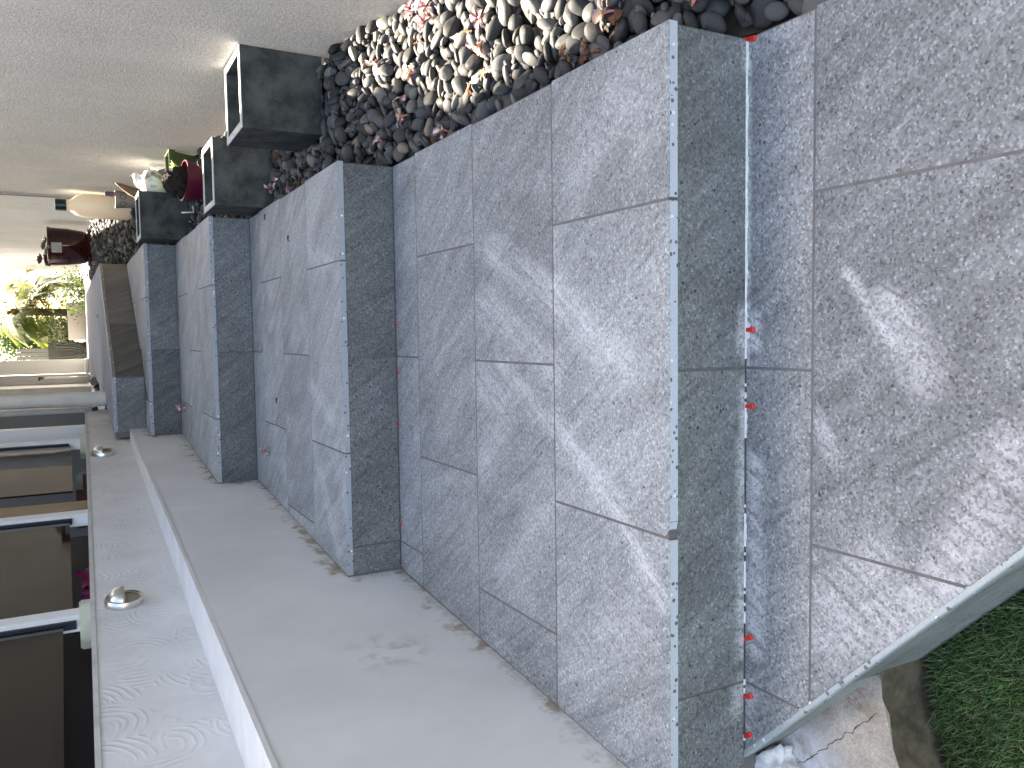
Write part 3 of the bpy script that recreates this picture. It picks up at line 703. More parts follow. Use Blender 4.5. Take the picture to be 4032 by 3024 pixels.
for k in sorted(chosen):
    x, y, z, a, b, c, q, t = PEB[k]
    o = bpy.data.objects.new('pebble', proto[k % 14]); COL.objects.link(o)
    o.location = (x, y, z); o.rotation_mode = 'QUATERNION'; o.rotation_quaternion = q; o.scale = (a, b, c)
    o['tone'] = t
    tn_ = 'pale grey' if t >= .95 or .86 > t >= .78 and False else 'tan brown' if .86 <= t < .95 else 'mid grey' if t >= .5 else 'dark slate grey'
    pl_ = 'below the first riser' if y < .05 else 'touching the tread edge' if x < .36 else 'in the sunlit patch by the wall' if y < 1.2 and x > .42 else 'in the shade before the planters' if y > 1.2 else 'midway across the strip'
    tag(o, 'smooth %s river pebble %s' % (tn_, pl_), 'pebble', 'river pebbles beside the steps')
lo = []
for s in range(10):
    bm = pebble_shape(s, 2); bmesh.ops.triangulate(bm, faces=bm.faces[:]); bm.verts.index_update()
    lo.append((np.array([v.co[:] for v in bm.verts]), np.array([[v.index for v in f.verts] for f in bm.faces]))); bm.free()
extra = []
for _ in range(2600):                                # far end of the strip, beyond the dropped ones
    y = 7.5 + 9.0 * random.random() ** 1.3; extra.append((random.uniform(XR + .01 if y < 10.2 else .42, XH - .01), y, zpeb(y) + random.uniform(-.004, .02), *sizes(1.25), Matrix.Rotation(random.uniform(0, 3.1), 4, 'Z').to_quaternion() @ Matrix.Rotation(random.gauss(0, .35), 4, 'X').to_quaternion(), random.random()))
VV, FF, TN, off = [], [], [], 0
for k, (x, y, z, a, b, c, q, t) in enumerate(PEB + extra):
    if k in chosen: continue
    v, f = lo[k % 10]; m3 = np.array(q.to_matrix()) * np.array([a, b, c])[None, :]
    VV.append(v @ m3.T + np.array([x, y, z])); FF.append(f + off); TN.append(np.full(len(v), t)); off += len(v)
VV = np.concatenate(VV); FF = np.concatenate(FF); TN = np.concatenate(TN)
me = bpy.data.meshes.new('pebble_bed'); me.vertices.add(len(VV)); me.vertices.foreach_set('co', VV.ravel().astype(np.float32))
me.loops.add(FF.size); me.loops.foreach_set('vertex_index', FF.ravel().astype(np.int32)); me.polygons.add(len(FF))
me.polygons.foreach_set('loop_start', np.arange(0, FF.size, 3, dtype=np.int32)); me.polygons.foreach_set('loop_total', np.full(len(FF), 3, dtype=np.int32)); me.update(); me.validate()
me.polygons.foreach_set('use_smooth', np.ones(len(FF), dtype=bool))
at = me.attributes.new('tone', 'FLOAT', 'POINT'); at.data.foreach_set('value', TN.astype(np.float32))
tag(link('pebble_bed', me, M_PEBS), 'bed of smaller and farther river pebbles along the wall', 'pebbles', kind='stuff')

# ------------------------------------------------------------------ square concrete planters
def planter(name, x0, x1, y0, y1, z0, z1, rz, label):
    o = empty(name, ((x0 + x1) / 2, (y0 + y1) / 2, z0), (0, 0, rz)); tag(o, label, 'planter', 'square charcoal concrete planters')
    w, d, h, t = (x1 - x0) / 2, (y1 - y0) / 2, z1 - z0, .024
    bm = bmesh.new()
    ring = lambda ww, dd, z: [bm.verts.new(p) for p in ((-ww, -dd, z), (ww, -dd, z), (ww, dd, z), (-ww, dd, z))]
    a, b, c2, e = ring(w * .985, d * .985, 0), ring(w, d, h - .004), ring(w - t, d - t, h - .004), ring(w - t, d - t, .05)
    for P, Q in ((a, b), (b, c2), (c2, e)):
        for i in range(4): bm.faces.new((P[i], P[(i + 1) % 4], Q[(i + 1) % 4], Q[i]))
    bm.faces.new(a[::-1]); bm.faces.new(e); bmesh.ops.recalc_face_normals(bm, faces=bm.faces[:])
    link('body', bm_mesh(bm, 'body'), M_CONC, o)
    bm = bmesh.new(); a, b, c2, e = ring(w, d, h - .0035), ring(w, d, h), ring(w - t, d - t, h), ring(w - t, d - t, h - .0035)
    for P, Q in ((a, b), (b, c2), (c2, e)):
        for i in range(4): bm.faces.new((P[i], P[(i + 1) % 4], Q[(i + 1) % 4], Q[i]))
    bmesh.ops.recalc_face_normals(bm, faces=bm.faces[:]); link('rim', bm_mesh(bm, 'rim'), M_RIM, o)
    bm = bmesh.new(); s = bmesh.ops.create_grid(bm, x_segments=14, y_segments=14, size=1)
    for v in bm.verts: v.co = Vector((v.co.x * (w - t - .001), v.co.y * (d - t - .001), h * .62 + mnoise.noise(v.co * 3) * .012))
    link('soil', bm_mesh(bm, 'soil'), M_SOIL, o)
    return o
planter('planter', .484, .764, 1.822, 2.112, .270, .556, .02, 'nearest square charcoal planter standing against the house wall')
planter('planter', .312, .588, 2.455, 2.732, .290, .556, 0, 'middle square charcoal planter beside the third riser')
planter('planter', .314, .572, 3.826, 4.076, .450, .733, 0, 'farthest square charcoal planter beside the fourth riser')

# magenta plastic pot with root ball
M_MAG = plain('magenta_plastic', (.105, .007, .030), .4)
M_COMPOST = plain('dark_compost', (.018, .013, .010), .95, noise_scale=150, amt=.8, bump=1, bscale=200)
def pot(name, loc, r0, r1, h, lip, mat, label, cat='pot', tilt=(0, 0, 0), seg=32):
    o = empty(name, loc, tilt); tag(o, label, cat)
    me = lathe_mesh('body', [(r0, 0), (r0 + (r1 - r0) * .74, h * .74), (r0 + (r1 - r0) * .76 + lip, h * .745), (r1 + lip, h), (r1 + lip - .006, h + .001), (r1 - .004, h * .8), (r0 * .9, h * .25)], seg, True)
    link('body', me, mat, o); return o
o = pot('magenta_pot', (.515, 3.20, .43), .068, .094, .155, .006, M_MAG, 'magenta plastic pot with dark root ball behind middle planter', tilt=(.12, .10, 0))
bm = bmesh.new(); bmesh.ops.create_icosphere(bm, subdivisions=4, radius=.070)
for v in bm.verts: v.co *= 1 + mnoise.noise(v.co * 40) * .18 + mnoise.noise(v.co * 110) * .12
link('root_ball', bm_mesh(bm, 'root_ball'), M_COMPOST, o, (-.012, .0, .175))
M_YLEAF = plain('yellow_green_leaf', (.45, .50, .10), .5)
bm = bmesh.new()
for k in range(4):
    a = .5 + k * .5; tube_bm(bm, [(.05, .03, .15), (.06 + .02 * math.cos(a), .03 + .02 * math.sin(a), .19), (.065 + .035 * math.cos(a), .03 + .035 * math.sin(a), .205)], [.004, .007, .001], 6)
link('leaf', bm_mesh(bm, 'leaf', True), M_YLEAF, o)
# green square pot
M_GREEN = plain('green_plastic', (.050, .080, .014), .4)
o = empty('green_pot', (.672, 3.72, .435), (0, 0, 0)); tag(o, 'square green plastic pot against the house wall', 'pot')
bm = bmesh.new()
ring = lambda w, z: [bm.verts.new(p) for p in ((-w, -w, z), (w, -w, z), (w, w, z), (-w, w, z))]
rs = [ring(.072, 0), ring(.084, .125), ring(.094, .126), ring(.096, .158), ring(.090, .158), ring(.078, .06)]
for P, Q in zip(rs, rs[1:]):
    for i in range(4): bm.faces.new((P[i], P[(i + 1) % 4], Q[(i + 1) % 4], Q[i]))
bm.faces.new(rs[-1]); bmesh.ops.recalc_face_normals(bm, faces=bm.faces[:]); link('body', bm_mesh(bm, 'body'), M_GREEN, o)
# white bucket with wire handle
def thin_plastic(name, col, k):
    m = NT(name); m.out(col, .35); tl = m.n('BsdfTranslucent', {0: (*col, 1)}); mx = m.n('MixShader', {0: k, 1: m.b.outputs[0], 2: tl.outputs[0]}); m.t.links.new(mx.outputs[0], m.t.nodes['Material Output'].inputs[0]); return m.mat
M_BUCK = thin_plastic('white_bucket_plastic', (.82, .84, .87), .35)
o = empty('white_bucket', (.672, 4.12, .475)); tag(o, 'white plastic bucket with raised handle behind the green pot', 'bucket')
link('body', lathe_mesh('body', [(.066, 0), (.080, .15), (.084, .152), (.084, .162), (.078, .162), (.064, .02)], 32, True), M_BUCK, o)
tube('handle', [(.078 * math.cos(t), .03, .155 + .055 * math.sin(t)) for t in np.linspace(0, math.pi, 17)][:9] + [(.0, .03, .21)], .004, M_WHITEP, o, 6)
# big sea shell leaning on the bucket
def shell_mat():
    m = NT('marbled_shell'); p = m.n('TexCoord').outputs['Object']
    n = m.noise(p, 9, 3, .55, 1.2)
    c = m.mix(m.smooth(n, .48, .60), (.90, .88, .84), (.42, .32, .24)); c = m.mix(m.smooth(n, .56, .68), c, (.22, .20, .18)); return m.out(c, .25)
M_SHELL = shell_mat()
o = empty('sea_shell', (.600, 3.96, .545), (0, 0, 0)); tag(o, 'large white sea shell marbled with brown leaning on bucket', 'shell')
bm = bmesh.new(); prev = None; T = 120
for i in range(T + 1):                                   # spiral whorls tapering to the tip
    t = i / T; ang = t * 2.3 * 2 * math.pi; rad = .092 * (1 - t) ** .95 + .003; z = .02 + .215 * t ** .9; cr = rad * .42
    c = Vector((cr * math.cos(ang), cr * math.sin(ang), z)); ring_ = []
    for k in range(12):
        b = 2 * math.pi * k / 12; rr = rad * .95
        ring_.append(bm.verts.new(c + Vector((math.cos(ang) * math.cos(b), math.sin(ang) * math.cos(b), math.sin(b) * 1.15)) * rr))
    if prev:
        for k in range(12): bm.faces.new((prev[k], prev[(k + 1) % 12], ring_[(k + 1) % 12], ring_[k]))
    prev = ring_
bm.transform(Matrix.Rotation(.38, 4, 'Y') @ Matrix.Rotation(-.25, 4, 'X')); bmesh.ops.recalc_face_normals(bm, faces=bm.faces[:])
link('whorls', bm_mesh(bm, 'whorls', True), M_SHELL, o)
bm = bmesh.new(); prev = None                            # flared lip
for i in range(15):
    a = -1.4 + 2.4 * i / 14; cur = [bm.verts.new((-.03 - r * math.cos(a) * .8, -.05 + .02 * math.sin(3 * a) * r * 10, .01 + r * math.sin(a) * 1.2)) for r in (.03, .06, .085, .10 + .01 * math.sin(a * 5))]
    if prev:
        for j in range(3): bm.faces.new((prev[j], cur[j], cur[j + 1], prev[j + 1]))
    prev = cur
bmesh.ops.solidify(bm, geom=bm.faces[:], thickness=.006); link('lip', bm_mesh(bm, 'lip', True), M_BUCK, o)
tag(tube('bent_wire', [(.455, 3.50, .50), (.42, 3.47, .50), (.415, 3.47, .56)], .004, M_WHITEP, None, 6), 'short bent white wire lying beside the magenta pot', 'wire')
# grey pot with ring pattern and driftwood
M_GREYPOT = NT('grey_patterned_pot'); _p = M_GREYPOT.n('TexCoord').outputs['Object']
_s = M_GREYPOT.n('SeparateXYZ', {0: _p}); _an = M_GREYPOT.math('ARCTAN2', _s.outputs[1], _s.outputs[0])
_u = M_GREYPOT.math('FRACT', M_GREYPOT.math('MULTIPLY', _an, 7 / (2 * math.pi))); _u = M_GREYPOT.math('SUBTRACT', _u, .5)
_w = M_GREYPOT.math('MULTIPLY', M_GREYPOT.math('SUBTRACT', _s.outputs[2], .105), 19.0)
_r = M_GREYPOT.math('SQRT', M_GREYPOT.math('ADD', M_GREYPOT.math('MULTIPLY', _u, _u), M_GREYPOT.math('MULTIPLY', _w, _w)))
_ringm = M_GREYPOT.math('MULTIPLY', M_GREYPOT.math('GREATER_THAN', _r, .27), M_GREYPOT.math('LESS_THAN', _r, .40))
M_GREYPOT = M_GREYPOT.out(M_GREYPOT.mix(_ringm, (.24, .22, .21), (.09, .085, .08)), .6)
pot('ringed_pot', (.672, 4.86, .645), .044, .058, .150, .0, M_GREYPOT, 'small grey pot with ring pattern in front of the bottle')
bm = bmesh.new(); tube_bm(bm, [(0, 0, -.02), (-.01, .02, .06), (.015, .03, .12), (.045, .035, .17), (.06, .03, .20)], [.030, .034, .026, .014, .003], 9)
for v in bm.verts: v.co += Vector([mnoise.noise(v.co * 30 + Vector((k * 9, 0, 0))) for k in range(3)]) * .008
tag(link('driftwood', bm_mesh(bm, 'driftwood', True), M_DRIFT, None, (.685, 4.62, .60)), 'dark jagged piece of driftwood between shell and bottle', 'driftwood')
M_PURP = plain('purple_grey_plastic', (.10, .08, .11), .4)
tag(link('small_cap', lathe_mesh('small_cap', [(.013, 0), (.016, .01), (.016, .045), (.010, .055)], 14), M_PURP, None, (.70, 4.83, .80)), 'small purple grey cap poking above the ringed pot', 'cap')
# tall cream bottle
M_CREAM = thin_plastic('cream_bottle', (.80, .73, .62), .22); M_CAPG = plain('dark_green_cap', (.006, .035, .030), .3)
o = empty('cream_bottle', (.668, 5.22, .665), (0, 0, 0)); tag(o, 'tall cream bottle with dark green cap against house wall', 'bottle')
link('body', lathe_mesh('body', [(.074, 0), (.082, .012), (.083, .27), (.080, .31), (.066, .350), (.042, .380), (.030, .395), (.030, .415)], 36), M_CREAM, o)
link('cap', lathe_mesh('cap', [(.036, .408), (.041, .412), (.041, .468), (.036, .476), (.0, .477)], 28, False), M_CAPG, o)
M_LABEL = plain('pale_bottle_band', (.50, .42, .31), .5)
# big dark red glazed pot
M_GLAZE = plain('dark_red_glaze', (.040, .008, .007), .12, noise_scale=6, amt=.3, spec=.6)
o = empty('glazed_pot', (.565, 7.05, .865)); tag(o, 'big dark red glazed pot with succulents by the landing', 'pot')
link('saucer', lathe_mesh('saucer', [(.120, 0), (.158, .010), (.160, .045), (.150, .045), (.118, .015)], 36), M_GLAZE, o)
link('body', lathe_mesh('body', [(.112, .02), (.140, .08), (.158, .20), (.163, .33), (.170, .335), (.170, .352), (.160, .354), (.150, .33), (.13, .12)], 40), M_GLAZE, o)
link('soil', lathe_mesh('soil', [(.152, .325), (.05, .345), (.0, .345)], 24, False), M_COMPOST, o)
bm = bmesh.new(); add_box(bm, (-.045, -.166, .245), (.040, -.1615, .322)); bm.transform(Matrix.Rotation(-.12, 4, 'Z')); link('sticker', bm_mesh(bm, 'sticker'), plain('pale_worn_sticker', (.40, .39, .39), .6, noise_scale=90, amt=.35), o)
M_SUCG = plain('grey_green_succulent', (.16, .17, .10), .6); M_SUCP = plain('purple_succulent', (.12, .055, .065), .6); M_SUCR = plain('red_succulent', (.25, .02, .02), .5)
def rosette(loc, r, n, mat, parent, tilt):
    bm = bmesh.new()
    for i in range(n):
        a = i * 2.4; e = .25 + .9 * (i / n); L_ = r * (1 - .4 * i / n)
        d = Vector((math.cos(a) * math.cos(e), math.sin(a) * math.cos(e), math.sin(e)))
        tube_bm(bm, [Vector((0, 0, 0)), d * L_ * .55, d * L_ * .85 + Vector((0, 0, .004)), d * L_], [.004, r * .17, r * .12, .001], 6)
    bm.transform(Matrix.Rotation(tilt, 4, 'X')); return link('succulent', bm_mesh(bm, 'succulent', True), mat, parent, loc)
rosette((-.115, -.03, .40), .055, 12, M_SUCP, o, .4); rosette((-.09, .04, .36), .05, 10, M_SUCR, o, 0); rosette((.0, -.05, .37), .05, 12, M_SUCG, o, .3); rosette((-.13, .03, .35), .05, 12, M_SUCP, o, -.3); rosette((.05, .0, .36), .045, 11, M_SUCG, o, .2); rosette((-.05, -.08, .35), .045, 10, M_SUCG, o, .2)

# ------------------------------------------------------------------ red tile spacers
def spacer_mesh():
    bm = bmesh.new()
    pr = [(-.016, .0014), (-.002, .0024), (.008, .0036), (.009, .0050), (.016, .0054), (.0175, .0035)]
    rings = []
    for x, h in pr:
        w = .0042 if x < .008 else .0050
        rings.append([bm.verts.new((x, -w, 0)), bm.verts.new((x, w, 0)), bm.verts.new((x, w * .86, h)), bm.verts.new((x, -w * .86, h))])
    for P, Q in zip(rings, rings[1:]):
        for k in range(4): bm.faces.new((P[k], P[(k + 1) % 4], Q[(k + 1) % 4], Q[k]))
    bm.faces.new(rings[0][::-1]); bm.faces.new(rings[-1]); bmesh.ops.recalc_face_normals(bm, faces=bm.faces[:])
    bmesh.ops.bevel(bm, geom=bm.edges[:], offset=.0006, segments=1, affect='EDGES'); return bm_mesh(bm, 'tile_spacer')
me_sp = spacer_mesh(); me_sp.materials.append(M_RED)
def spacer(x, y, z, rz, label, s=1.0):
    o = bpy.data.objects.new('tile_spacer', me_sp); COL.objects.link(o); o.location = (x, y, z); o.rotation_euler = (0, .05, rz); o.scale = (s, s, s)
    tag(o, label, 'spacer', 'red wedge spacers left in the joints')
HP = -math.pi / 2
for x, rz, lb in ((.298, -.2, 'red tile spacer at the right end of the lowest riser'), (-.231, 0, 'red tile spacer in white grout smear on lowest riser'), (-.374, .05, 'red tile spacer just left of the lowest riser joint'),
                  (-.818, .5, 'red tile spacer amid powder smears left of centre, lowest riser'), (-.932, .45, 'red tile spacer beside left joint of the lowest riser'), (-1.009, .55, 'red tile spacer at the far left end of lowest riser')):
    spacer(x, -.006, .0005, HP + rz, lb)
spacer(-1.062, .012, -.074, HP + .2, 'red tile spacer dropped on the beige concrete slab', 1.1)
for x, lb in ((-.201, 'red tile spacer right of the joint on second riser'), (-.355, 'red tile spacer left of the joint on second riser'), (-.525, 'red tile spacer at mid left of the second riser'), (-.845, 'red tile spacer farthest left on the second riser')):
    spacer(x, 1.3575, ZT[1] + .0005, HP, lb, .85)
for x, lb in ((.25, 'tiny red spacer at the right end of third riser'), (-.261, 'tiny red spacer right of the joint on third riser'), (-.353, 'tiny red spacer left of the joint on third riser')): spacer(x, 2.735, ZT[2] + .0005, HP, lb, .75)
for x, lb in ((-.263, 'tiny red spacer right of the joint on fourth riser'), (-.433, 'tiny red spacer in the middle of fourth riser left half'), (-.745, 'tiny red spacer at left end of fourth riser')): spacer(x, 3.996, ZT[3] + .0005, HP, lb, .7)
for t, lb in ((.62, 'tiny red spacer right of the joint on skewed brown riser'), (.55, 'tiny red spacer left of the joint on skewed brown riser'), (.05, 'tiny red spacer at left end of the skewed brown riser')):
    spacer(B[0] + (C2[0] - B[0]) * t + .006, B[1] + (C2[1] - B[1]) * t - .004, ZT[4] + .0005, HP + .98, lb, .8)

# ------------------------------------------------------------------ fallen flowers, dry leaves, twigs
def petal_mesh(name, L_=.030, w=.013, curl=.35):
    bm = bmesh.new(); prev = None
    for i in range(7):
        t = i / 6; ww = w * math.sin(math.pi * min(1, .12 + .88 * t) ** 1.15) + .0012 * (1 - t); z = .008 * math.sin(t * 2.2) - curl * L_ * t * t * .5
        cur = [bm.verts.new((.003 + L_ * t, s * ww, z + abs(s) * .003)) for s in (-1, 0, 1)]
        if prev:
            for j in range(2): bm.faces.new((prev[j], cur[j], cur[j + 1], prev[j + 1]))
        prev = cur
    bmesh.ops.solidify(bm, geom=bm.faces[:], thickness=.0006); return bm_mesh(bm, name, True)
me_pet = petal_mesh('petal'); me_pet.materials.append(M_PETAL); me_petp = petal_mesh('petal', .027, .010, .7); me_petp.materials.append(M_PETALP)
bm = bmesh.new(); tube_bm(bm, [(0, 0, .002), (0, 0, -.012), (.002, 0, -.022)], [.004, .0028, .0022], 7); me_tube = bm_mesh(bm, 'flower_tube', True); me_tube.materials.append(M_PTUBE)
def flower(x, y, z, label, pink=False, n=5, s=1.0, tilt=None):
    o = empty('fallen_flower', (x, y, z)); tag(o, label, 'flower', 'fallen frangipani flowers')
    tl = tilt if tilt is not None else (random.uniform(-1.1, 1.1), random.uniform(-1.1, 1.1)); o.rotation_euler = (tl[0], tl[1], random.uniform(0, 6.28)); o.scale = (s,) * 3
    for k in range(n):
        p = bpy.data.objects.new('petal', me_petp if pink else me_pet); COL.objects.link(p); p.parent = o
        p.rotation_euler = (random.uniform(-.3, .3), random.uniform(-.5, .25), 2 * math.pi * k / 5 + random.uniform(-.2, .2))
    p = bpy.data.objects.new('flower_tube', me_tube); COL.objects.link(p); p.parent = o
FL = [(.623, 1.40, 'white flower with yellow heart on shaded pebbles near nearest planter', 0, 3), (.489, 1.256, 'torn pale petals on dark pebbles between planter and sunny patch', 0, 2), (.425, 1.23, 'yellow hearted flower on dark pebbles below the nearest planter', 0, 4),
      (.389, 1.404, 'reddish withered flower on pebbles near the second riser corner', 1, 4), (.330, .968, 'yellow and white flower touching the tread edge', 0, 4), (.531, 1.16, 'white flower at the shadow edge of the sunny pebbles', 0, 5),
      (.401, .236, 'white and yellow flower in the sun near the first riser', 0, 5), (.486, .741, 'white flower with pink tube in the sunny pebble patch', 0, 5), (.707, 1.142, 'pink flower in the pile against the house wall', 1, 5),
      (.690, 1.05, 'second pink flower of the pile against the sunny house wall', 1, 5), (.715, .98, 'red and white flower in the sunny pile by the wall', 1, 5), (.557, .744, 'pale pink flower high in the sunny pebble patch', 1, 5), (.66, 1.09, 'pinkish petals beside the flower pile at the wall', 1, 4)]
for x, y, lb, pk, n in FL: flower(x, y, hf(x, y) + .010, lb, bool(pk), n, 1.05)
for x, y, lb in ((.40, 2.33, 'small white flower beside the nearest planter back corner'), (.386, 2.40, 'pink flower in front of the middle planter'), (.344, 2.119, 'tiny pink flower at the second tread edge')): flower(x, y, hf(x, y) + .010, lb, True, 4, .9)
flower(.363, .032, hf(.363, .032) + .012, 'dry white flower bud on dark pebbles by the lowest riser', False, 2, 1.0, (1.0, .3))
flower(-.622, 3.815, ZT[3] + .020, 'pink flower lying on the third step tread', True, 5, 1.25, (.9, -.3)); flower(-.725, 2.475, ZT[2] + .018, 'pink and white flower lying on the second step tread', True, 4, 1.3, (-.9, .4))
def dry_leaf(x, y, z, label, s=1.0):
    bm = bmesh.new(); bmesh.ops.create_grid(bm, x_segments=6, y_segments=4, size=1); sd = random.uniform(0, 50)
    for v in bm.verts:
        t = v.co.x; w = (1 - t * t) ** .5 * .9 + .05; v.co = Vector((t * .022, v.co.y * w * .012, 0)); v.co.z = mnoise.noise(v.co * 70 + Vector((sd, 0, 0))) * .014 + abs(v.co.y) * .6
    bmesh.ops.solidify(bm, geom=bm.faces[:], thickness=.0006)
    o = link('dry_leaf', bm_mesh(bm, 'dry_leaf', True), M_DRY, None, (x, y, z)); o.rotation_euler = (random.uniform(-.5, .5), random.uniform(-.5, .5), random.uniform(0, 6.28)); o.scale = (s, s, s)
    tag(o, label, 'dry leaf', 'dry brown leaves among the pebbles')
for x, y in [(.329, .30), (.320, .322), (.328, .25), (.357, .348), (.355, .607), (.407, .699), (.605, 1.069), (.376, .19), (.54, .813), (.464, .501), (.395, .795), (.320, 1.049), (.384, .64), (.320, .437), (.62, 1.15), (.335, .28), (.345, 2.2), (.50, 2.3), (.36, 2.05), (.335, .33), (.352, .28)]:
    dry_leaf(x, y, hf(x, y) + .006, 'curled dry brown leaf among the pebbles at the tread edge' if x < .42 else 'curled dry brown leaf on pebbles toward the house wall', random.uniform(.6, .95))
for (x, y, z), lb in (((.264, 2.396, ZT[2]), 'short dark twig on second tread near its right edge'), ((.134, 2.004, ZT[2]), 'short dark twig toward the middle of the second tread'), ((-.497, 2.286, ZT[2]), 'short dark twig left of centre on the second tread'), ((-.057, 6.257, ZT[5]), 'dark speck of debris on the pale landing')):
    tag(tube('twig', [(x - .011, y, z + .003), (x, y + .003, z + .004), (x + .012, y + .002, z + .003)], [.0016, .0024, .0034], M_TWIG, None, 6), lb, 'twig')

# magenta watering can and clay pots behind the garden wall
M_MAG2 = plain('magenta_can_plastic', (.16, .006, .055), .4)
o = empty('watering_can', (-1.24, 2.62, .86)); tag(o, 'magenta watering can in the dark gap below the glass', 'watering can')
link('body', lathe_mesh('body', [(.075, 0), (.085, .05), (.08, .19), (.055, .235), (.050, .24)], 26), M_MAG2, o)
tube('spout', [(0, .07, .06), (0, .14, .15), (0, .20, .26)], [.022, .016, .012], M_MAG2, o, 10); tube('handle', [(0, -.05, .22), (0, -.11, .24), (0, -.13, .15), (0, -.075, .07)], .011, M_MAG2, o, 8)
M_CLAY = plain('brown_clay', (.10, .045, .03), .8, noise_scale=20, amt=.3)
for x, y, h, lb in ((-1.17, 3.95, .30, 'brown clay pot in the gap below the far glass pane'), (-1.13, 4.25, .26, 'darker brown clay pot behind the wall cap near white ball')):
    pot('clay_pot', (x, y, .80), .075, .10, h, .008, M_CLAY, lb)
tag(link('white_ball', (lambda b: (bmesh.ops.create_uvsphere(b, u_segments=20, v_segments=12, radius=.045), bm_mesh(b, 'white_ball', True))[1])(bmesh.new()), plain('dull_white', (.30, .30, .28), .6), None, (-1.075, 4.52, 1.055)), 'dull white ball behind the wall cap', 'ball')

# ------------------------------------------------------------------ downpipes at the landing
M_PIPE = plain('grey_painted_pipe', (.68, .67, .66), .6, noise_scale=6, amt=.1)
o = empty('downpipe', (-.655, 5.32, ZT[5])); tag(o, 'thick grey downpipe standing at the left of the landing', 'pipe')
link('pipe', lathe_mesh('pipe', [(.046, -.02), (.046, .40), (.046, 2.46)], 28), M_PIPE, o); link('socket', lathe_mesh('socket', [(.0465, .0), (.052, .005), (.052, .29), (.049, .32), (.0465, .33)], 28, False), M_PIPE, o)
link('bracket', lathe_mesh('bracket', [(.0465, .50), (.050, .50), (.050, .512), (.0465, .512)], 24, False), M_PIPE, o)
o = empty('thin_pipe', (-.735, 5.36, ZT[5])); tag(o, 'thin grey pipe running down beside the thick downpipe', 'pipe')
tube('pipe', [(0, 0, .09), (0, 0, 2.46)], .018, M_PIPE, o, 14); tube('elbow', [(0, 0, .10), (.004, -.012, .075), (.012, -.03, .065)], .014, M_DARKMETAL, o, 10)
# black and white cloth on the landing
bm = bmesh.new(); bmesh.ops.create_grid(bm, x_segments=8, y_segments=36, size=1)
for v in bm.verts: v.co = Vector((v.co.x * .055 + .015 * math.sin(v.co.y * 3), v.co.y * .65, .040 + .020 * mnoise.noise(Vector((v.co.x * 2, v.co.y * 5, 0))) - .035 * v.co.x ** 2))
for f in bm.faces: f.material_index = 1 if f.calc_center_median().x > .008 else 0
bmesh.ops.solidify(bm, geom=bm.faces[:], thickness=.01)
tag(link('cloth', bm_mesh(bm, 'cloth', True), [plain('white_cloth', (.75, .75, .74), .9), plain('black_cloth', (.012, .012, .012), .9)], None, (-.665, 7.3, ZT[5])), 'rolled black and white cloth lying along the landing edge', 'cloth')

# ------------------------------------------------------------------ far end: court, house parts, plants
M_COURT = plain('pale_court_paving', (.34, .33, .32), .8, noise_scale=2, amt=.1)
tag(box('court_paving', (-12, 10.12, .70), (14, 60, .862), M_COURT), kind='structure')
tag(box('terrace_paving', (-3.2, 6.2, .60), (-.75, 10.10, .86), M_COURT), kind='structure')
M_PLASTER = plain('warm_plaster', (.36, .33, .30), .85, noise_scale=3, amt=.06); M_WPLAST = plain('white_plaster', (.60, .595, .58), .8)
pb = tag(empty('planter_box', (-.05, 11.3, .862)), 'beige rendered planter box below the palm', 'planter box')
box('box_wall', (-.20, 0, 0), (.30, .6, .215), M_PLASTER, pb, .006); box('box_soil', (-.18, .02, .2155), (.28, .58, .222), M_SOIL, pb)
fb = tag(empty('pale_house', (-.6, 10.6, .862)), 'pale house front with white door panel beyond the landing', 'house')
box('door_panel', (-.075, .20, .045), (.105, .24, 2.6), M_WPLAST, fb, .004); box('door_sill', (-.08, .17, .0), (.115, .20, .045), M_WPLAST, fb, .004)
box('pilaster', (-.20, .05, -.1), (-.082, .24, 2.6), plain('mid_grey_paint', (.34, .34, .345), .8), fb, .004)
box('wall', (-.36, -.6, -.1), (-.205, .24, 2.6), M_PIPE, fb, .004)
box('wall', (-.9, -2.6, -.1), (-.365, .24, 2.6), plain('grey_plaster_shade', (.40, .39, .385), .8), fb, .004)
tb = tag(empty('garden_tap', (-.715, 10.58, .862)), 'thin tap pole with spring hose against the grey pilaster', 'tap')
tube('pole', [(0, 0, 0), (0, 0, .52)], .012, M_STEEL, tb, 8); tube('spring', [(.014 * math.cos(t), .014 * math.sin(t), .17 + .34 * t / 75) for t in np.linspace(0, 75, 260)], .004, M_PIPE, tb, 5); tube('tap_head', [(-.03, 0, .55), (0, 0, .56), (.0, 0, .50)], .016, M_DARKMETAL, tb, 8)
# hose coils on dark wall
hb = tag(empty('hose_wall', (-.42, 11.6, .862)), 'dark grey low wall behind the coiled hose', 'wall'); box('wall_face', (-.10, .05, 0), (.14, .15, .46), plain('olive_grey_wall', (.035, .035, .030), .8), hb)
M_HOSE = plain('dark_green_hose', (.025, .028, .022), .5)
hc = tag(empty('garden_hose', (-.42, 11.52, .862)), 'dark coiled garden hose hanging beside the white door', 'hose')
for k in range(6): tube('coil', [((.05 + .013 * k) * math.cos(t) + .012 * (k % 3), -.012 * k, .30 + (.24 + .010 * k) * math.sin(t)) for t in np.linspace(math.pi * .93, math.pi * 2.10, 26)], .009, M_HOSE, hc, 7)
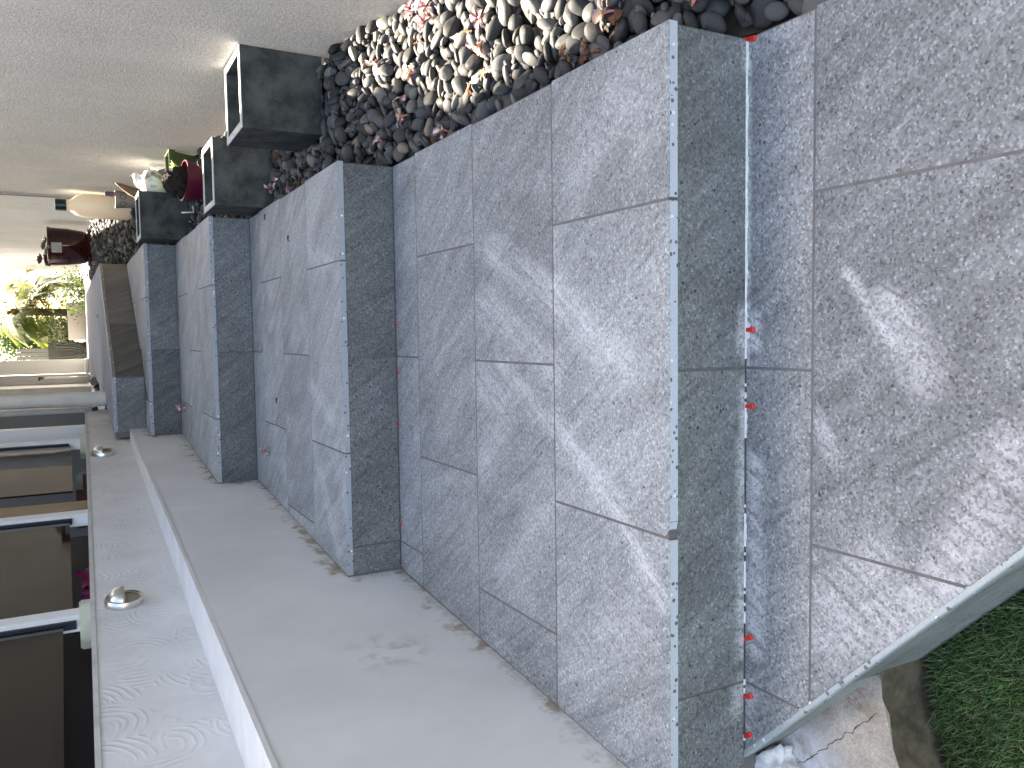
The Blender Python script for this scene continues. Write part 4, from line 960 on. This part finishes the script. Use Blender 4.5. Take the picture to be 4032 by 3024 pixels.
# far structures at the back of the court
bb = tag(empty('white_house', (-3, 24, .862)), 'sunlit white house with orange fascia behind the shrub', 'house')
box('wall', (-8, 0, 0), (1.75, .4, 2.4), M_WPLAST, bb); box('fascia', (-8, -.6, 2.10), (1.95, -.5, 2.42), plain('orange_timber', (.60, .30, .10), .6), bb); box('roof', (-8, -.62, 2.425), (2.0, 3, 2.5), M_WPLAST, bb)
gt = tag(empty('metal_gate', (-.52, 12.3, .862)), 'dark grey metal gate with black hinge behind the door', 'gate')
for k in range(4): box('board', (-.06 + .055 * k, 0, .03), (-.01 + .055 * k, .03, .86), plain('gate_grey', (.14, .14, .14), .5) if k == 0 else bpy.data.materials['gate_grey'], gt, .003)
box('gate_post', (-.10, -.02, 0), (-.065, .05, .90), M_DARKMETAL, gt); box('hinge', (-.08, -.03, .42), (.17, -.002, .455), M_DARKMETAL, gt)
bl = tag(empty('bollard_light', (.66, 14.6, .862)), 'slim black bollard light with pale head by the house wall', 'bollard')
link('post', lathe_mesh('post', [(.045, 0), (.04, .01), (.04, .40)], 16), M_DARKMETAL, bl); link('head', lathe_mesh('head', [(.041, .40), (.041, .47), (.03, .48)], 16), M_WPLAST, bl)
# palm with long arching fronds
def leafmat(name, a, b):
    m = NT(name); r = m.n('Attribute', attribute_name='tone').outputs['Fac']; c = m.mix(r, a, b); m.out(c, .45, spec=.4)
    tl = m.n('BsdfTranslucent', {0: c}); mx = m.n('MixShader', {0: .5, 1: m.b.outputs[0], 2: tl.outputs[0]}); m.t.links.new(mx.outputs[0], m.t.nodes['Material Output'].inputs[0]); return m.mat
def tri_mesh(name, quads, tones):
    me = bpy.data.meshes.new(name); vs = [p for q in quads for p in q]; me.from_pydata(vs, [], [tuple(range(4 * i, 4 * i + 4)) for i in range(len(quads))]); me.update()
    at = me.attributes.new('tone', 'FLOAT', 'POINT'); at.data.foreach_set('value', np.repeat(np.array(tones, np.float32), 4)); return me
def frond(q, tn, base, d, Lf, droop, up, wl, tone):
    d = Vector(d).normalized(); side = d.cross(Vector((0, 0, 1))).normalized()
    for i in range(26):
        t = (i + 2) / 28; p = Vector(base) + d * Lf * t * (1 - .15 * t) + Vector((0, 0, up * t - droop * t * t))
        for s in (-1, 1):
            ld = (side * s * .9 + d * .55 + Vector((0, 0, -.35 - .5 * t))).normalized(); l = wl * math.sin(math.pi * (.12 + .82 * t)) ; w = d * .0065
            q.append([tuple(p - w), tuple(p + ld * l * .5 - w * .9), tuple(p + ld * l), tuple(p + w)]); tn.append(min(1, max(0, tone + random.uniform(-.25, .25))))
M_PALM = leafmat('palm_leaf', (.035, .065, .02), (.17, .21, .04)); M_YEL = leafmat('yellow_leaf', (.20, .16, .02), (.34, .23, .03)); M_SHRUB = leafmat('shrub_leaf', (.015, .038, .010), (.085, .15, .022)); M_TRUNK = plain('palm_trunk', (.09, .065, .045), .9, noise_scale=20, amt=.4)
pa = tag(empty('palm_tree', (.12, 12.1, .862)), 'arching palm with long green fronds above the planter box', 'tree'); tube('trunk', [(0, 0, 0), (.02, 0, .35), (.03, .02, .95)], [.07, .055, .05], M_TRUNK, pa, 10)
q, tn = [], []
for i in range(40):
    a = i * 2.399; e = random.uniform(.1, 1.0); frond(q, tn, (.03, .02, random.uniform(.40, .95)), (math.cos(a) - .30, math.sin(a) * .8, 0), random.uniform(.40, .66), random.uniform(.35, .75), e * .6, .32, random.uniform(.1, .8))
link('crown', tri_mesh('crown', q, tn), M_PALM, pa)
def bush(name, loc, rx, ry, rz, n, ls, mat, label, cat='shrub', stem=.3):
    o = tag(empty(name, loc), label, cat); q, tn = [], []
    cl = [(Vector((random.gauss(0, .5) * rx, random.gauss(0, .5) * ry, rz * (.2 + .8 * random.random()))), random.random()) for _ in range(max(6, n // 70))]
    for k in range(n):
        c, tc = random.choice(cl); p = c + Vector((random.gauss(0, 1), random.gauss(0, 1), random.gauss(0, 1))) * ls * 2.2
        d = Vector((random.gauss(0, 1), random.gauss(0, 1), random.gauss(.2, 1))).normalized(); s = d.orthogonal().normalized(); l = ls * random.uniform(.6, 1.3)
        q.append([tuple(p), tuple(p + d * l * .5 + s * l * .28), tuple(p + d * l), tuple(p + d * l * .5 - s * l * .28)]); tn.append(min(1, max(0, tc + random.uniform(-.3, .3))))
    link('foliage', tri_mesh('foliage', q, tn), mat, o); bm = bmesh.new()
    for k in range(4): tube_bm(bm, [(0, 0, -.02), (random.uniform(-.3, .3) * rx, random.uniform(-.3, .3) * ry, rz * .4), (random.uniform(-.7, .7) * rx, random.uniform(-.7, .7) * ry, rz * .8)], [.018, .011, .005], 6)
    link('stems', bm_mesh(bm, 'stems', True), M_TRUNK, o); return o
bush('leafy_shrub', (-.20, 13.0, .862), .27, .30, 1.05, 6500, .050, M_SHRUB, 'dense bright green rounded shrub left of the palm')
bush('leafy_shrub', (-.40, 13.1, .862), .14, .20, .62, 1800, .045, M_SHRUB, 'small shrub spilling beside the dark gate')
bush('croton_bush', (.42, 12.6, 1.25), .05, .10, .34, 70, .09, M_YEL, 'yellow croton leaves against the end of house wall', stem=0); bush('croton_bush', (.22, 12.0, 1.50), .06, .08, .14, 60, .09, M_YEL, 'yellow leaf cluster at the top of the palm')
bush('grass_tuft', (.36, 11.0, .86), .09, .10, .12, 320, .05, leafmat('tuft_leaf', (.05, .09, .015), (.12, .17, .03)), 'bright green tuft at the foot of the palm', 'plant'); bush('grass_tuft', (.52, 11.6, .86), .06, .10, .18, 260, .05, bpy.data.materials['tuft_leaf'], 'lighter green tuft next to the house wall foot', 'plant')
bush('flower_bush', (-.14, 11.55, 1.085), .09, .1, .12, 260, .03, leafmat('pale_leaf', (.12, .15, .06), (.38, .36, .28)), 'pale flowering bush growing in the beige planter box', 'plant')
